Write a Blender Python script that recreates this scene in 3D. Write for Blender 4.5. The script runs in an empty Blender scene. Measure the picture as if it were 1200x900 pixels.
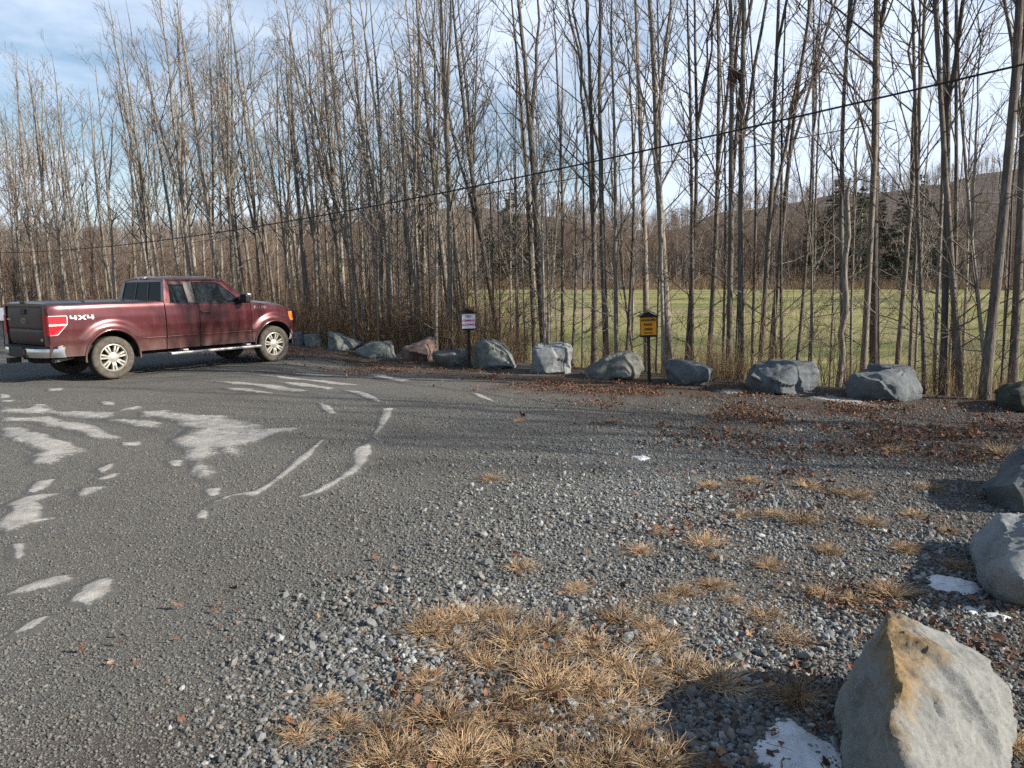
import bpy, bmesh, math, random
import numpy as np
from mathutils import Vector, Matrix, noise, geometry

R = math.radians
rng = np.random.default_rng(11)
random.seed(5)
sc = bpy.context.scene
COL = sc.collection

# ------------------------------------------------------------------ camera
PITCH = R(6.53)
CAMH = 1.6
cam_d = bpy.data.cameras.new("camera")
cam = bpy.data.objects.new("camera", cam_d)
COL.objects.link(cam)
cam.location = (0, 0, CAMH)
cam.rotation_euler = (R(90) - PITCH, 0, 0)
cam_d.sensor_width = 36
cam_d.lens = 27
cam_d.clip_start = 0.05
cam_d.clip_end = 6000
sc.camera = cam

# ------------------------------------------------------------------ sky, sun, exposure
SUN_EL = R(26)
SUN_AZ = R(106)          # clockwise from +Y
SUN = Vector((math.sin(SUN_AZ) * math.cos(SUN_EL), math.cos(SUN_AZ) * math.cos(SUN_EL), math.sin(SUN_EL)))
world = bpy.data.worlds.new("World")
sc.world = world
world.use_nodes = True
wn, wl = world.node_tree.nodes, world.node_tree.links
wn.clear()
wo = wn.new("ShaderNodeOutputWorld")
bg = wn.new("ShaderNodeBackground")
bg.inputs[1].default_value = 0.072
sky = wn.new("ShaderNodeTexSky")
sky.sky_type = 'NISHITA'
sky.sun_disc = False
sky.sun_elevation = SUN_EL
sky.sun_rotation = SUN_AZ
sky.altitude = 300
sky.air_density = 1.25
sky.dust_density = 0.25
sky.ozone_density = 3.0
tc = wn.new("ShaderNodeTexCoord")
mp = wn.new("ShaderNodeMapping")
mp.inputs['Scale'].default_value = (1.0, 1.0, 3.2)
mp.inputs['Location'].default_value = (1.7, 4.35, 2.6)
wl.new(tc.outputs['Generated'], mp.inputs[0])
nz = wn.new("ShaderNodeTexNoise")
nz.inputs['Scale'].default_value = 2.1
nz.inputs['Detail'].default_value = 9
nz.inputs['Roughness'].default_value = 0.58
nz.inputs['Distortion'].default_value = 0.5
wl.new(mp.outputs[0], nz.inputs['Vector'])
rp = wn.new("ShaderNodeValToRGB")
rp.color_ramp.elements[0].position = 0.34
rp.color_ramp.elements[0].color = (0.10, 0.10, 0.10, 1)
rp.color_ramp.elements[1].position = 0.56
rp.color_ramp.elements[1].color = (0.86, 0.86, 0.86, 1)
# the cloud sheet is thicker low down and to one side, thin overhead
dp = wn.new("ShaderNodeVectorMath"); dp.operation = 'DOT_PRODUCT'
dp.inputs[1].default_value = (0.13, 0.02, -0.20)
wl.new(tc.outputs['Generated'], dp.inputs[0])
ad = wn.new("ShaderNodeMath"); ad.operation = 'ADD'
wl.new(nz.outputs[0], ad.inputs[0]); wl.new(dp.outputs['Value'], ad.inputs[1])
wl.new(ad.outputs[0], rp.inputs[0])
mx = wn.new("ShaderNodeMixRGB")
mx.inputs[2].default_value = (7.1, 8.0, 9.5, 1)      # sunlit thin cloud
wl.new(rp.outputs[0], mx.inputs[0])
wl.new(sky.outputs[0], mx.inputs[1])
wl.new(mx.outputs[0], bg.inputs[0])
wl.new(bg.outputs[0], wo.inputs[0])

sun_d = bpy.data.lights.new("sun", 'SUN')
sun_d.energy = 5.0
sun_d.angle = R(0.53)
sun_d.color = (1.0, 0.92, 0.80)
sun = bpy.data.objects.new("sun", sun_d)
COL.objects.link(sun)
sun.rotation_euler = SUN.to_track_quat('Z', 'Y').to_euler()

sc.view_settings.view_transform = 'Standard'
sc.view_settings.look = 'None'
sc.view_settings.exposure = 0.92
sc.view_settings.gamma = 1
sc.view_settings.use_curve_mapping = False
sc.render.engine = 'CYCLES'
sc.cycles.max_bounces = 5
sc.cycles.diffuse_bounces = 2
sc.cycles.glossy_bounces = 3
sc.cycles.use_denoising = False
sc.cycles.sample_clamp_indirect = 4
sc.cycles.sample_clamp_direct = 12

# ------------------------------------------------------------------ photograph -> world
CP, SP = math.cos(PITCH), math.sin(PITCH)

def ray(px, py):
    x, v = (px - 600) / 900, (450 - py) / 900
    return Vector((x, CP + v * SP, -SP + v * CP))

def W(px, py, Y):
    d = ray(px, py)
    return Vector((0, 0, CAMH)) + d * (Y / d.y)

def G(px, py, z=0.0):
    d = ray(px, py)
    return Vector((0, 0, CAMH)) + d * ((z - CAMH) / d.z)

def to_px(p):
    """where a world point falls in the photograph"""
    x, y, z = p[0], p[1], p[2] - CAMH
    w = y * CP - z * SP
    return 600 + 900 * x / w, 450 - 900 * (y * SP + z * CP) / w

# the row of boulders runs from A leftwards and away
A = Vector((7.0, 10.7)); EROW = Vector((-0.729, 0.684)); NROW = Vector((0.684, 0.729))

def sd(x, y):
    return (x - A.x) * NROW.x + (y - A.y) * NROW.y

def sstep(a, b, t):
    t = np.clip((np.asarray(t, float) - a) / (b - a), 0, 1)
    return t * t * (3 - 2 * t)

def H(x, y):
    """height of the ground"""
    x = np.asarray(x, float); y = np.asarray(y, float)
    s = sd(x, y)
    lot = 0.012 * np.sin(x * 1.7 + 0.6 * y) * np.cos(y * 1.3 - 0.4 * x) + 0.008 * np.sin(x * 4.1 - 1) * np.sin(y * 3.7)
    bank = -0.9 * sstep(0.9, 5.5, s)
    rise = 3.3 * sstep(24, 97, y) * sstep(3, 20, s)
    along = (x + 8.43) * 0.595 + (y - 15.32) * 0.804          # the lot rises a little under the truck's nose
    nose = 0.0228 * np.clip(along, 0, 5) * sstep(-3.6, -5.2, x) * (1 - sstep(0, 3, s))
    return lot * (1 - sstep(0, 3, s)) + bank + rise + nose

def rowY(px):
    k = (px - 600) / 900 / CP
    return (NROW.x * A.x + NROW.y * A.y) / (NROW.x * k + NROW.y)

# ------------------------------------------------------------------ materials
class NT:
    def __init__(s, name):
        s.m = bpy.data.materials.new(name)
        s.m.use_nodes = True
        s.n, s.l = s.m.node_tree.nodes, s.m.node_tree.links
        s.b = s.n["Principled BSDF"]
        s.b.inputs['Roughness'].default_value = 0.85
        s.b.inputs['Specular IOR Level'].default_value = 0.3
        s._c = None
    def coord(s, which='Object'):
        if s._c is None:
            s._c = s.n.new("ShaderNodeTexCoord")
        return s._c.outputs[which]
    def mapping(s, scale, vec=None):
        q = s.n.new("ShaderNodeMapping"); q.inputs['Scale'].default_value = scale
        s.l.new(vec or s.coord(), q.inputs[0]); return q.outputs[0]
    def noise(s, scale, detail=5, rough=0.6, dist=0.0, vec=None):
        q = s.n.new("ShaderNodeTexNoise")
        q.inputs['Scale'].default_value = scale; q.inputs['Detail'].default_value = detail
        q.inputs['Roughness'].default_value = rough; q.inputs['Distortion'].default_value = dist
        s.l.new(vec or s.coord(), q.inputs['Vector']); return q.outputs[0]
    def voro(s, scale, feature='F1', vec=None):
        q = s.n.new("ShaderNodeTexVoronoi"); q.feature = feature
        q.inputs['Scale'].default_value = scale
        s.l.new(vec or s.coord(), q.inputs['Vector']); return q
    def ramp(s, fac, stops):
        q = s.n.new("ShaderNodeValToRGB"); e = q.color_ramp.elements
        while len(e) < len(stops): e.new(0.5)
        for el, (p, c) in zip(e, stops):
            el.position = p
            el.color = (c, c, c, 1) if isinstance(c, (int, float)) else (*c, 1)
        s.l.new(fac, q.inputs[0]); return q.outputs[0]
    def mix(s, fac, a, b, mode='MIX'):
        q = s.n.new("ShaderNodeMixRGB"); q.blend_type = mode
        for i, v in ((0, fac), (1, a), (2, b)):
            if isinstance(v, (int, float)): q.inputs[i].default_value = v if i == 0 else (v, v, v, 1)
            elif isinstance(v, tuple): q.inputs[i].default_value = (*v, 1)
            else: s.l.new(v, q.inputs[i])
        return q.outputs[0]
    def attr(s, name, typ='GEOMETRY', out='Color'):
        q = s.n.new("ShaderNodeAttribute"); q.attribute_name = name; q.attribute_type = typ
        return q.outputs[out]
    def rand(s):
        return s.n.new("ShaderNodeObjectInfo").outputs['Random']
    def math(s, op, a, b=0.0):
        q = s.n.new("ShaderNodeMath"); q.operation = op
        for i, v in ((0, a), (1, b)):
            if isinstance(v, (int, float)): q.inputs[i].default_value = v
            else: s.l.new(v, q.inputs[i])
        return q.outputs[0]
    def bump(s, h, strength=0.5, dist=0.02):
        q = s.n.new("ShaderNodeBump"); q.inputs['Strength'].default_value = strength
        q.inputs['Distance'].default_value = dist
        s.l.new(h, q.inputs['Height']); s.l.new(q.outputs[0], s.b.inputs['Normal'])
    def color(s, c):
        if isinstance(c, tuple): s.b.inputs['Base Color'].default_value = (*c, 1)
        else: s.l.new(c, s.b.inputs['Base Color'])
    def rough(s, r):
        if isinstance(r, (int, float)): s.b.inputs['Roughness'].default_value = r
        else: s.l.new(r, s.b.inputs['Roughness'])

def plain(name, c, rough=0.6, metal=0.0, spec=0.4, vary=0.15, scale=8.0):
    t = NT(name)
    f = t.noise(scale, 6)
    dark = tuple(v * (1 - vary) for v in c); lite = tuple(min(1, v * (1 + vary)) for v in c)
    t.color(t.ramp(f, [(0.3, dark), (0.7, lite)]))
    t.rough(rough); t.b.inputs['Metallic'].default_value = metal
    t.b.inputs['Specular IOR Level'].default_value = spec
    return t.m

def make_bark(name, dark, mid, lite):
    t = NT(name)
    v = t.mapping((9, 9, 1.6))
    f = t.noise(3.0, 8, 0.65, 0.3, v)
    c = t.ramp(f, [(0.3, dark), (0.5, mid), (0.72, lite)])
    big = t.noise(1.1, 3)
    c = t.mix(t.ramp(big, [(0.45, 0.0), (0.7, 0.45)]), c, (0.20, 0.20, 0.17))
    q = t.n.new("ShaderNodeHueSaturation")
    t.l.new(c, q.inputs['Color'])
    t.l.new(t.math('MULTIPLY_ADD', t.rand(), 0.55), q.inputs['Value'])
    q.inputs['Value'].links[0].from_node.inputs[2].default_value = 0.72
    t.color(q.outputs[0]); t.rough(0.9)
    t.bump(f, 0.9, 0.03)
    return t.m

M_BARK = make_bark("bark", (0.080, 0.067, 0.056), (0.180, 0.154, 0.128), (0.33, 0.292, 0.248))
M_BARK_DARK = make_bark("dark_bark", (0.045, 0.036, 0.031), (0.10, 0.081, 0.068), (0.20, 0.17, 0.145))  # darker than the other bark, partly shade on the right-hand trunks put into colour
M_TWIG_DARK = make_bark("dark_twig_bark", (0.07, 0.054, 0.045), (0.12, 0.095, 0.078), (0.18, 0.15, 0.125))  # twigs of the same trees, darkened partly for their shade
M_TWIG = make_bark("twig_bark", (0.120, 0.099, 0.083), (0.185, 0.156, 0.130), (0.265, 0.230, 0.196))

def ground_material():
    t = NT("gravel_ground")
    warp = t.n.new("ShaderNodeVectorMath"); warp.operation = 'MULTIPLY_ADD'
    nv = t.n.new("ShaderNodeTexNoise"); nv.inputs['Scale'].default_value = 20
    t.l.new(t.coord(), nv.inputs['Vector']); t.l.new(nv.outputs['Color'], warp.inputs[0])
    warp.inputs[1].default_value = (0.02, 0.02, 0.02); t.l.new(t.coord(), warp.inputs[2])
    v1 = t.voro(52, vec=warp.outputs[0]); v2 = t.voro(115, vec=warp.outputs[0])
    c1 = t.ramp(v1.outputs['Color'], [(0.0, (0.061, 0.062, 0.059)), (0.35, (0.121, 0.124, 0.119)), (0.7, (0.189, 0.193, 0.185)), (1.0, (0.365, 0.371, 0.358))])
    c2 = t.ramp(v2.outputs['Color'], [(0.0, (0.061, 0.059, 0.054)), (0.5, (0.142, 0.139, 0.127)), (1.0, (0.284, 0.277, 0.257))])
    fines = t.ramp(t.noise(70, 8, 0.8), [(0.3, (0.084, 0.081, 0.072)), (0.7, (0.209, 0.201, 0.178))])
    packed = t.attr("packed", out='Fac')
    c = t.mix(t.math('MULTIPLY_ADD', packed, 0.4), c1, c2)
    c.node.inputs[0].links[0].from_node.inputs[2].default_value = 0.35
    c = t.mix(t.math('MULTIPLY', packed, 0.28), c, fines)
    big = t.noise(0.55, 7, 0.65, 0.4)
    c = t.mix(t.ramp(big, [(0.40, 0.0), (0.62, 0.5)]), c, t.ramp(t.noise(45, 6, 0.8), [(0.3, (0.074, 0.065, 0.051)), (0.7, (0.182, 0.162, 0.132))]))
    wet = t.noise(0.7, 7, 0.65, 0.8, t.mapping((1, 1.7, 1)))
    c = t.mix(t.ramp(wet, [(0.52, 0.0), (0.66, 0.55)]), c, t.ramp(t.noise(60, 5, 0.8), [(0.3, (0.068, 0.069, 0.070)), (0.7, (0.135, 0.135, 0.135))]))
    gap = t.ramp(v1.outputs['Distance'], [(0.45, 0.0), (0.75, 0.55)])
    c = t.mix(gap, c, (0.045, 0.042, 0.037))
    leafy = t.attr("leafy", out='Fac')
    dirt = t.ramp(t.noise(22, 8, 0.75), [(0.3, (0.030, 0.022, 0.016)), (0.55, (0.081, 0.054, 0.038)), (0.75, (0.162, 0.101, 0.068))])
    c = t.mix(leafy, c, dirt)
    t.color(c); t.rough(0.93)
    h = t.mix(0.45, v1.outputs['Distance'], v2.outputs['Distance'])
    h = t.mix(0.5, h, t.noise(90, 7, 0.75))
    t.bump(h, 1.0, 0.03)
    return t.m

def woodland_material():
    t = NT("leaf_litter_ground")
    c = t.ramp(t.noise(9, 8, 0.7), [(0.3, (0.07, 0.05, 0.035)), (0.5, (0.16, 0.11, 0.07)), (0.7, (0.27, 0.19, 0.12))])
    t.color(c); t.bump(t.noise(25, 6), 0.8, 0.05)
    return t.m

def field_material():
    t = NT("field_grass")
    band = t.noise(1.0, 6, 0.62, 0.6, t.mapping((0.018, 0.14, 1)))
    c = t.ramp(band, [(0.40, (0.134, 0.151, 0.039)), (0.48, (0.226, 0.232, 0.067)), (0.54, (0.305, 0.281, 0.098)), (0.61, (0.403, 0.336, 0.165))])
    patch = t.noise(0.09, 8, 0.68, 0.5, t.mapping((0.5, 1.6, 1)))
    c = t.mix(t.ramp(patch, [(0.48, 0.0), (0.57, 0.75)]), c, (0.329, 0.275, 0.146))
    c = t.mix(t.ramp(t.noise(0.5, 8, 0.72), [(0.52, 0.0), (0.66, 0.6)]), c, (0.104, 0.128, 0.039))
    c = t.mix(t.ramp(t.noise(7, 7, 0.78), [(0.40, 0.55), (0.56, 0.0)]), c, (0.061, 0.067, 0.027))
    t.color(c); t.rough(0.95); t.bump(t.noise(5, 8, 0.75), 1.0, 0.2)
    return t.m

def hill_material():
    t = NT("wooded_hillside")
    f = t.noise(0.10, 9, 0.72)
    g = t.noise(0.012, 5, 0.6)
    c = t.ramp(f, [(0.32, (0.06, 0.047, 0.045)), (0.5, (0.12, 0.096, 0.088)), (0.7, (0.18, 0.148, 0.127))])
    c = t.mix(t.ramp(g, [(0.5, 0.0), (0.62, 0.55)]), c, (0.045, 0.05, 0.035))
    t.color(c); t.rough(1.0); t.bump(f, 1.0, 2.5)
    return t.m

# ------------------------------------------------------------------ mesh helpers
def mesh_np(name, V, F, mat, smooth=False):
    V = np.asarray(V, np.float32); F = np.asarray(F, np.int32)
    k = F.shape[1]
    me = bpy.data.meshes.new(name)
    me.vertices.add(len(V)); me.vertices.foreach_set("co", V.ravel())
    me.loops.add(F.size); me.loops.foreach_set("vertex_index", F.ravel())
    me.polygons.add(len(F)); me.polygons.foreach_set("loop_start", np.arange(0, F.size, k, dtype=np.int32))
    if smooth: me.polygons.foreach_set("use_smooth", np.ones(len(F), bool))
    me.update(calc_edges=True)
    if mat: me.materials.append(mat)
    return me

def mesh_py(name, V, F, mat, smooth=False):
    me = bpy.data.meshes.new(name)
    me.from_pydata([tuple(v) for v in V], [], F)
    if smooth:
        for p in me.polygons: p.use_smooth = True
    me.update()
    if mat: me.materials.append(mat)
    return me

def link(name, me, parent=None, loc=None):
    o = bpy.data.objects.new(name, me)
    COL.objects.link(o)
    if parent is not None: o.parent = parent
    if loc is not None: o.location = loc
    return o

def tag(o, label=None, cat=None, group=None, kind=None):
    if label: o['label'] = label
    if cat: o['category'] = cat
    if group: o['group'] = group
    if kind: o['kind'] = kind
    return o

def empty(name, loc, rz=0.0):
    o = bpy.data.objects.new(name, None)
    o.empty_display_size = 0.2
    COL.objects.link(o); o.location = loc; o.rotation_euler = (0, 0, rz)
    return o

def tubes(P, Rd, k):
    """P (T,n,3) centre lines, Rd (T,n) radii -> verts, quads"""
    T, n, _ = P.shape
    tan = np.gradient(P, axis=1)
    tan /= np.linalg.norm(tan, axis=2, keepdims=True) + 1e-9
    m = tan.mean(axis=1)
    ref = np.where(np.abs(m[:, 2:3]) > 0.8, np.array([[1.0, 0.13, 0]]), np.array([[0.0, 0.1, 1.0]]))[:, None, :]
    a = np.cross(tan, ref); a /= np.linalg.norm(a, axis=2, keepdims=True) + 1e-9
    b = np.cross(tan, a)
    th = np.arange(k) * 2 * np.pi / k
    ring = P[:, :, None, :] + Rd[:, :, None, None] * (np.cos(th)[None, None, :, None] * a[:, :, None, :] + np.sin(th)[None, None, :, None] * b[:, :, None, :])
    V = ring.reshape(-1, 3)
    idx = np.arange(T * n * k).reshape(T, n, k)
    i0 = idx[:, :-1, :]; i1 = idx[:, 1:, :]
    F = np.stack([i0, np.roll(i0, -1, 2), np.roll(i1, -1, 2), i1], -1).reshape(-1, 4)
    return V, F

def cat_vf(parts):
    Vs, Fs, o = [], [], 0
    for V, F in parts:
        Vs.append(V); Fs.append(F + o); o += len(V)
    return np.concatenate(Vs), np.concatenate(Fs)

def norm(a):
    return a / (np.linalg.norm(a, axis=-1, keepdims=True) + 1e-9)

# ------------------------------------------------------------------ bare trees
def strands(r, S, D, L, n, up, wob):
    """curved centre lines from starts S along D with length L, bending up"""
    t = np.linspace(0, 1, n)
    P = S[:, None, :] + D[:, None, :] * (L[:, None] * t)[:, :, None]
    P[:, :, 2] += (L[:, None] * up * t ** 2)
    w = r.normal(0, 1, P.shape) * (L[:, None, None] * wob) * t[None, :, None]
    return P + w

def sprout(r, P, k, smin, a0, a1):
    """k children on each centre line of P: starts, directions, place along"""
    N, n, _ = P.shape
    s = r.uniform(smin, 0.98, (N, k))
    f = s * (n - 1); i = np.clip(f.astype(int), 0, n - 2); fr = (f - i)[..., None]
    rows = np.arange(N)[:, None]
    p0, p1 = P[rows, i], P[rows, i + 1]
    S = p0 * (1 - fr) + p1 * fr
    T = norm(p1 - p0)
    Q = norm(np.cross(T, norm(r.normal(0, 1, T.shape))))
    an = r.uniform(a0, a1, (N, k, 1))
    D = T * np.cos(an) + Q * np.sin(an)
    return S.reshape(-1, 3), D.reshape(-1, 3), s.reshape(-1)

def grow(r, Hh, r0, top=(0, 0), n1=24, k2=5, k3=4, tmin=0.32, fork=True, low=4, kinks=0.012, sides=9):
    """bare tree of height Hh whose trunk leans to `top` (x, y offset at full height); returns trunk (V,F), crown (V,F)"""
    n = 15
    t = np.linspace(0, 1, n)
    tr = np.zeros((1, n, 3))
    bow = r.normal(0, 0.012 * Hh, 2)
    for ax in (0, 1):
        tr[0, :, ax] = top[ax] * t + bow[ax] * np.sin(np.pi * t) + np.cumsum(r.normal(0, kinks * Hh / 6, n)) * t
    tr[0, :, 2] = Hh * t - 0.15 * (t == 0)
    tr[0, 0, :2] = 0
    rad = r0 * (1 - t) ** 0.75 + 0.006
    rad[0] *= 1.25
    leaders = [(tr, rad[None])]
    if fork:
        for _ in range(int(r.integers(1, 3))):
            tf = r.uniform(0.30, 0.58); i = int(tf * (n - 1))
            az = r.uniform(0, 2 * np.pi); sp = r.uniform(0.10, 0.24)
            D = norm(np.array([[math.cos(az) * sp + top[0] / Hh, math.sin(az) * sp + top[1] / Hh, 1.0]]))
            L = np.array([(1 - tf) * Hh * r.uniform(0.8, 1.0)])
            P = strands(r, tr[:, i], D, L, 10, 0.03, 0.012)
            rr = rad[i] * 0.72 * (1 - np.linspace(0, 1, 10)) ** 0.8 + 0.005
            leaders.append((P, rr[None]))
    trunk = cat_vf([tubes(P, q, sides if j == 0 else 7) for j, (P, q) in enumerate(leaders)])
    parts = []
    Ss, Ds, Ls, Rs = [], [], [], []
    for j, (P, q) in enumerate(leaders):
        k = n1 if j == 0 else n1 // 2
        S, D, s = sprout(r, P, k, tmin if j == 0 else 0.1, 0.45, 0.95)
        ln = Hh * (0.05 + 0.17 * (1 - s) + 0.03) * r.uniform(0.6, 1.25, k)
        Ss.append(S); Ds.append(D); Ls.append(ln); Rs.append(np.interp(s, np.linspace(0, 1, q.shape[1]), q[0]) * 0.32 + 0.003)
    if low:
        S, D, s = sprout(r, tr, low, 0.06, 0.9, 1.5)
        s = r.uniform(0.06, tmin, low)
        S = np.stack([np.interp(s, t, tr[0, :, a]) for a in range(3)], -1)
        Ss.append(S); Ds.append(D); Ls.append(r.uniform(0.5, 2.3, low)); Rs.append(np.full(low, 0.010))
    S, D, L, q1 = map(np.concatenate, (Ss, Ds, Ls, Rs))
    q1 = np.minimum(q1, 0.030)
    P1 = strands(r, S, D, L, 6, 0.22, 0.03)
    parts.append(tubes(P1, q1[:, None] * (1 - 0.8 * np.linspace(0, 1, 6))[None] + 0.002, 4))
    S, D, s = sprout(r, P1, k2, 0.2, 0.45, 0.95)
    L2 = np.repeat(L, k2) * 0.50 * (1.1 - 0.6 * s) * r.uniform(0.7, 1.2, len(s))
    P2 = strands(r, S, D, L2, 4, 0.15, 0.04)
    parts.append(tubes(P2, (np.repeat(q1, k2) * 0.45 + 0.002)[:, None] * (1 - 0.75 * np.linspace(0, 1, 4))[None] + 0.0012, 3))
    if k3:
        S, D, s = sprout(r, P2, k3, 0.2, 0.4, 0.9)
        L3 = np.repeat(L2, k3) * 0.55 * (1.1 - 0.5 * s) * r.uniform(0.6, 1.3, len(s))
        P3 = strands(r, S, D, L3, 3, 0.1, 0.05)
        parts.append(tubes(P3, np.full((len(s), 1), 0.0036) * (1 - 0.65 * np.linspace(0, 1, 3))[None], 3))
    return trunk, cat_vf(parts)

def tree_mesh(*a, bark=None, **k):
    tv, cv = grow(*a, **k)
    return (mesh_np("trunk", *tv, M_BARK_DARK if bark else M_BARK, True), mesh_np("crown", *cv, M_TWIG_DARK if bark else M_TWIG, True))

def put_tree(meshes, loc, rz, scale, label, group=None, name='bare_tree'):
    root = empty(name, loc, rz)
    root.scale = (scale,) * 3
    link('trunk', meshes[0], root); link('crown', meshes[1], root)
    tag(root, label, 'tree', group)
    return root

# ------------------------------------------------------------------ instanced "stuff" (geometry nodes)
def scatter(name, sources, P, rot, scl, tint, label=None):
    """one stuff object whose instances are the source meshes"""
    c = bpy.data.collections.new(name + "_sources")
    for me in sources:
        c.objects.link(bpy.data.objects.new(name + "_source", me))
    n = len(P)
    me = bpy.data.meshes.new(name)
    me.vertices.add(n); me.vertices.foreach_set("co", np.asarray(P, np.float32).ravel())
    for nm, typ, val in (("rot", 'FLOAT_VECTOR', rot), ("scl", 'FLOAT_VECTOR', scl), ("tint", 'FLOAT_VECTOR', tint)):
        at = me.attributes.new(nm, typ, 'POINT')
        at.data.foreach_set("vector", np.asarray(val, np.float32).ravel())
    at = me.attributes.new("pick", 'INT', 'POINT')
    at.data.foreach_set("value", rng.integers(0, len(sources), n).astype(np.int32))
    o = link(name, me)
    g = bpy.data.node_groups.new(name + "_nodes", 'GeometryNodeTree')
    g.interface.new_socket("Geometry", in_out='INPUT', socket_type='NodeSocketGeometry')
    g.interface.new_socket("Geometry", in_out='OUTPUT', socket_type='NodeSocketGeometry')
    N, L = g.nodes, g.links
    gi, go = N.new('NodeGroupInput'), N.new('NodeGroupOutput')
    ci = N.new('GeometryNodeCollectionInfo')
    ci.inputs['Collection'].default_value = c
    ci.inputs['Separate Children'].default_value = True
    ci.inputs['Reset Children'].default_value = True
    iop = N.new('GeometryNodeInstanceOnPoints')
    iop.inputs['Pick Instance'].default_value = True
    m2p = N.new('GeometryNodeMeshToPoints')
    L.new(gi.outputs[0], m2p.inputs[0]); L.new(m2p.outputs[0], iop.inputs['Points'])
    L.new(ci.outputs[0], iop.inputs['Instance'])
    def na(nm, typ):
        q = N.new('GeometryNodeInputNamedAttribute'); q.data_type = typ; q.inputs['Name'].default_value = nm
        return q.outputs['Attribute']
    L.new(na("pick", 'INT'), iop.inputs['Instance Index'])
    e2r = N.new('FunctionNodeEulerToRotation')
    L.new(na("rot", 'FLOAT_VECTOR'), e2r.inputs[0]); L.new(e2r.outputs[0], iop.inputs['Rotation'])
    L.new(na("scl", 'FLOAT_VECTOR'), iop.inputs['Scale'])
    L.new(iop.outputs[0], go.inputs[0])
    md = o.modifiers.new("scatter", 'NODES'); md.node_group = g
    tag(o, label, kind='stuff')
    return o

def vnoise(x, y, s, seed=0.0):
    return np.array([noise.noise(Vector((a * s + seed, b * s - seed, seed * 1.7))) for a, b in zip(np.ravel(x), np.ravel(y))])

#SECTION ground
# ------------------------------------------------------------------ THE GROUND
def leafiness(x, y):
    """how much dead leaf and dirt lies on the gravel near the boulders"""
    s = sd(x, y)
    n1 = vnoise(x, y, 0.55, 3.1); n2 = vnoise(x, y, 1.9, 9.3)
    side = (x - 7) * 0.81 - (y - 10.5) * 0.58          # distance past the second row, which comes back to the camera
    a = np.exp(-((s + 1.1) / 1.5) ** 2) * 1.05
    b = sstep(-4.2, 1.0, side) * 0.75
    m = np.maximum(a, b) + 0.55 * n1 + 0.35 * n2
    th = np.exp(-(((x + 0.02 * y) / 0.85) ** 2 + ((y - 2.75) / 0.75) ** 2) ** 2) * (0.55 + 0.8 * n2)
    m = np.maximum(m, 0.35 + th * 0.8 * (th > 0))
    far = sstep(-7.0, -3.0, s) * 0.42 * sstep(-0.5, 2.5, x)
    return np.clip((m + far - 0.35) * 1.3, 0, 1)

def packed_at(x, y):
    """1 where tyres packed the fines, 0 on loose coarse stone"""
    n1 = vnoise(x, y, 0.6, 21.0)
    edge = x - np.interp(y, [2, 3, 5.5, 9, 11.5, 14], [-0.75, -0.55, -0.2, 0.7, 2.8, 5.2])
    return 1 - sstep(-1.1, 1.2, edge + 0.9 * n1)

def sheet(name, us, vs, mat, dz=0.0, keep=None, attrs=()):
    U, Vv = np.meshgrid(us, vs, indexing='ij')
    X = A.x + U * EROW.x + Vv * NROW.x; Y = A.y + U * EROW.y + Vv * NROW.y
    Z = H(X, Y) + dz
    n, m = U.shape
    idx = np.arange(n * m).reshape(n, m)
    F = np.stack([idx[:-1, :-1], idx[:-1, 1:], idx[1:, 1:], idx[1:, :-1]], -1).reshape(-1, 4)
    if keep is not None:
        k = keep(X, Y).ravel()
        F = F[k[F].all(1)]
    me = mesh_np(name, np.stack([X, Y, Z], -1).reshape(-1, 3), F, mat, True)
    for nm, fn in attrs:
        at = me.attributes.new(nm, 'FLOAT', 'POINT')
        at.data.foreach_set("value", fn(X.ravel(), Y.ravel()).astype(np.float32))
    o = link(name, me)
    tag(o, kind='structure')
    if me.polygons and me.polygons[0].normal.z < 0:
        me.flip_normals()
    return o

us = np.concatenate([np.linspace(-80, -16, 20), np.arange(-15.5, 25, 0.16), np.linspace(26, 110, 30)])
vs = np.concatenate([np.linspace(-60, -18, 12), np.arange(-17, 1.6, 0.16)])
sheet("gravel_lot", us, vs, ground_material(), 0.0, attrs=(("leafy", leafiness), ("packed", packed_at)))
M_WOODG = woodland_material()
sheet("woodland_floor", np.arange(-60, 120, 1.2), np.concatenate([np.arange(1.2, 8, 0.5), np.arange(8, 130, 3.0)]), M_WOODG, -0.03)
sheet("field", np.arange(-140, 150, 1.5), np.concatenate([np.arange(3.2, 10, 0.6), np.arange(10, 110, 1.5)]), field_material(), 0.0,
      keep=lambda x, y: (x > -0.075 * y - 0.6) & (y < 97))
# the wide ground under everything
pl = mesh_np("ground", [(-1900, -1900, -3), (1900, -1900, -3), (1900, 1900, -3), (-1900, 1900, -3)], [(0, 1, 2, 3)], M_WOODG)
tag(link("ground", pl), kind='structure')

# the wooded hill beyond the field
RIDGE = [(-700, 300), (-300, 290), (0, 284), (150, 279), (300, 271), (450, 248), (560, 236), (650, 247), (760, 264), (850, 243), (950, 230),
         (1050, 219), (1130, 206), (1200, 193), (1320, 185), (1600, 190), (2200, 220)]
def ridge_z(k, Y):
    px = 600 + 900 * k * CP
    yr = np.interp(px, [a for a, b in RIDGE], [b for a, b in RIDGE])
    return (347 - yr) / 900 * Y * 0.985

def hill_z(k, Y):
    f = sstep(95, 520, Y)
    n = vnoise(k * 40, Y * 0.02, 0.5, 4.4).reshape(np.shape(k)) * 3.5 * sstep(150, 400, Y)
    return 2.2 + f * (ridge_z(k, 520.0) - 8) + n * f - 0.02 * np.maximum(0, Y - 560)

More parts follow.
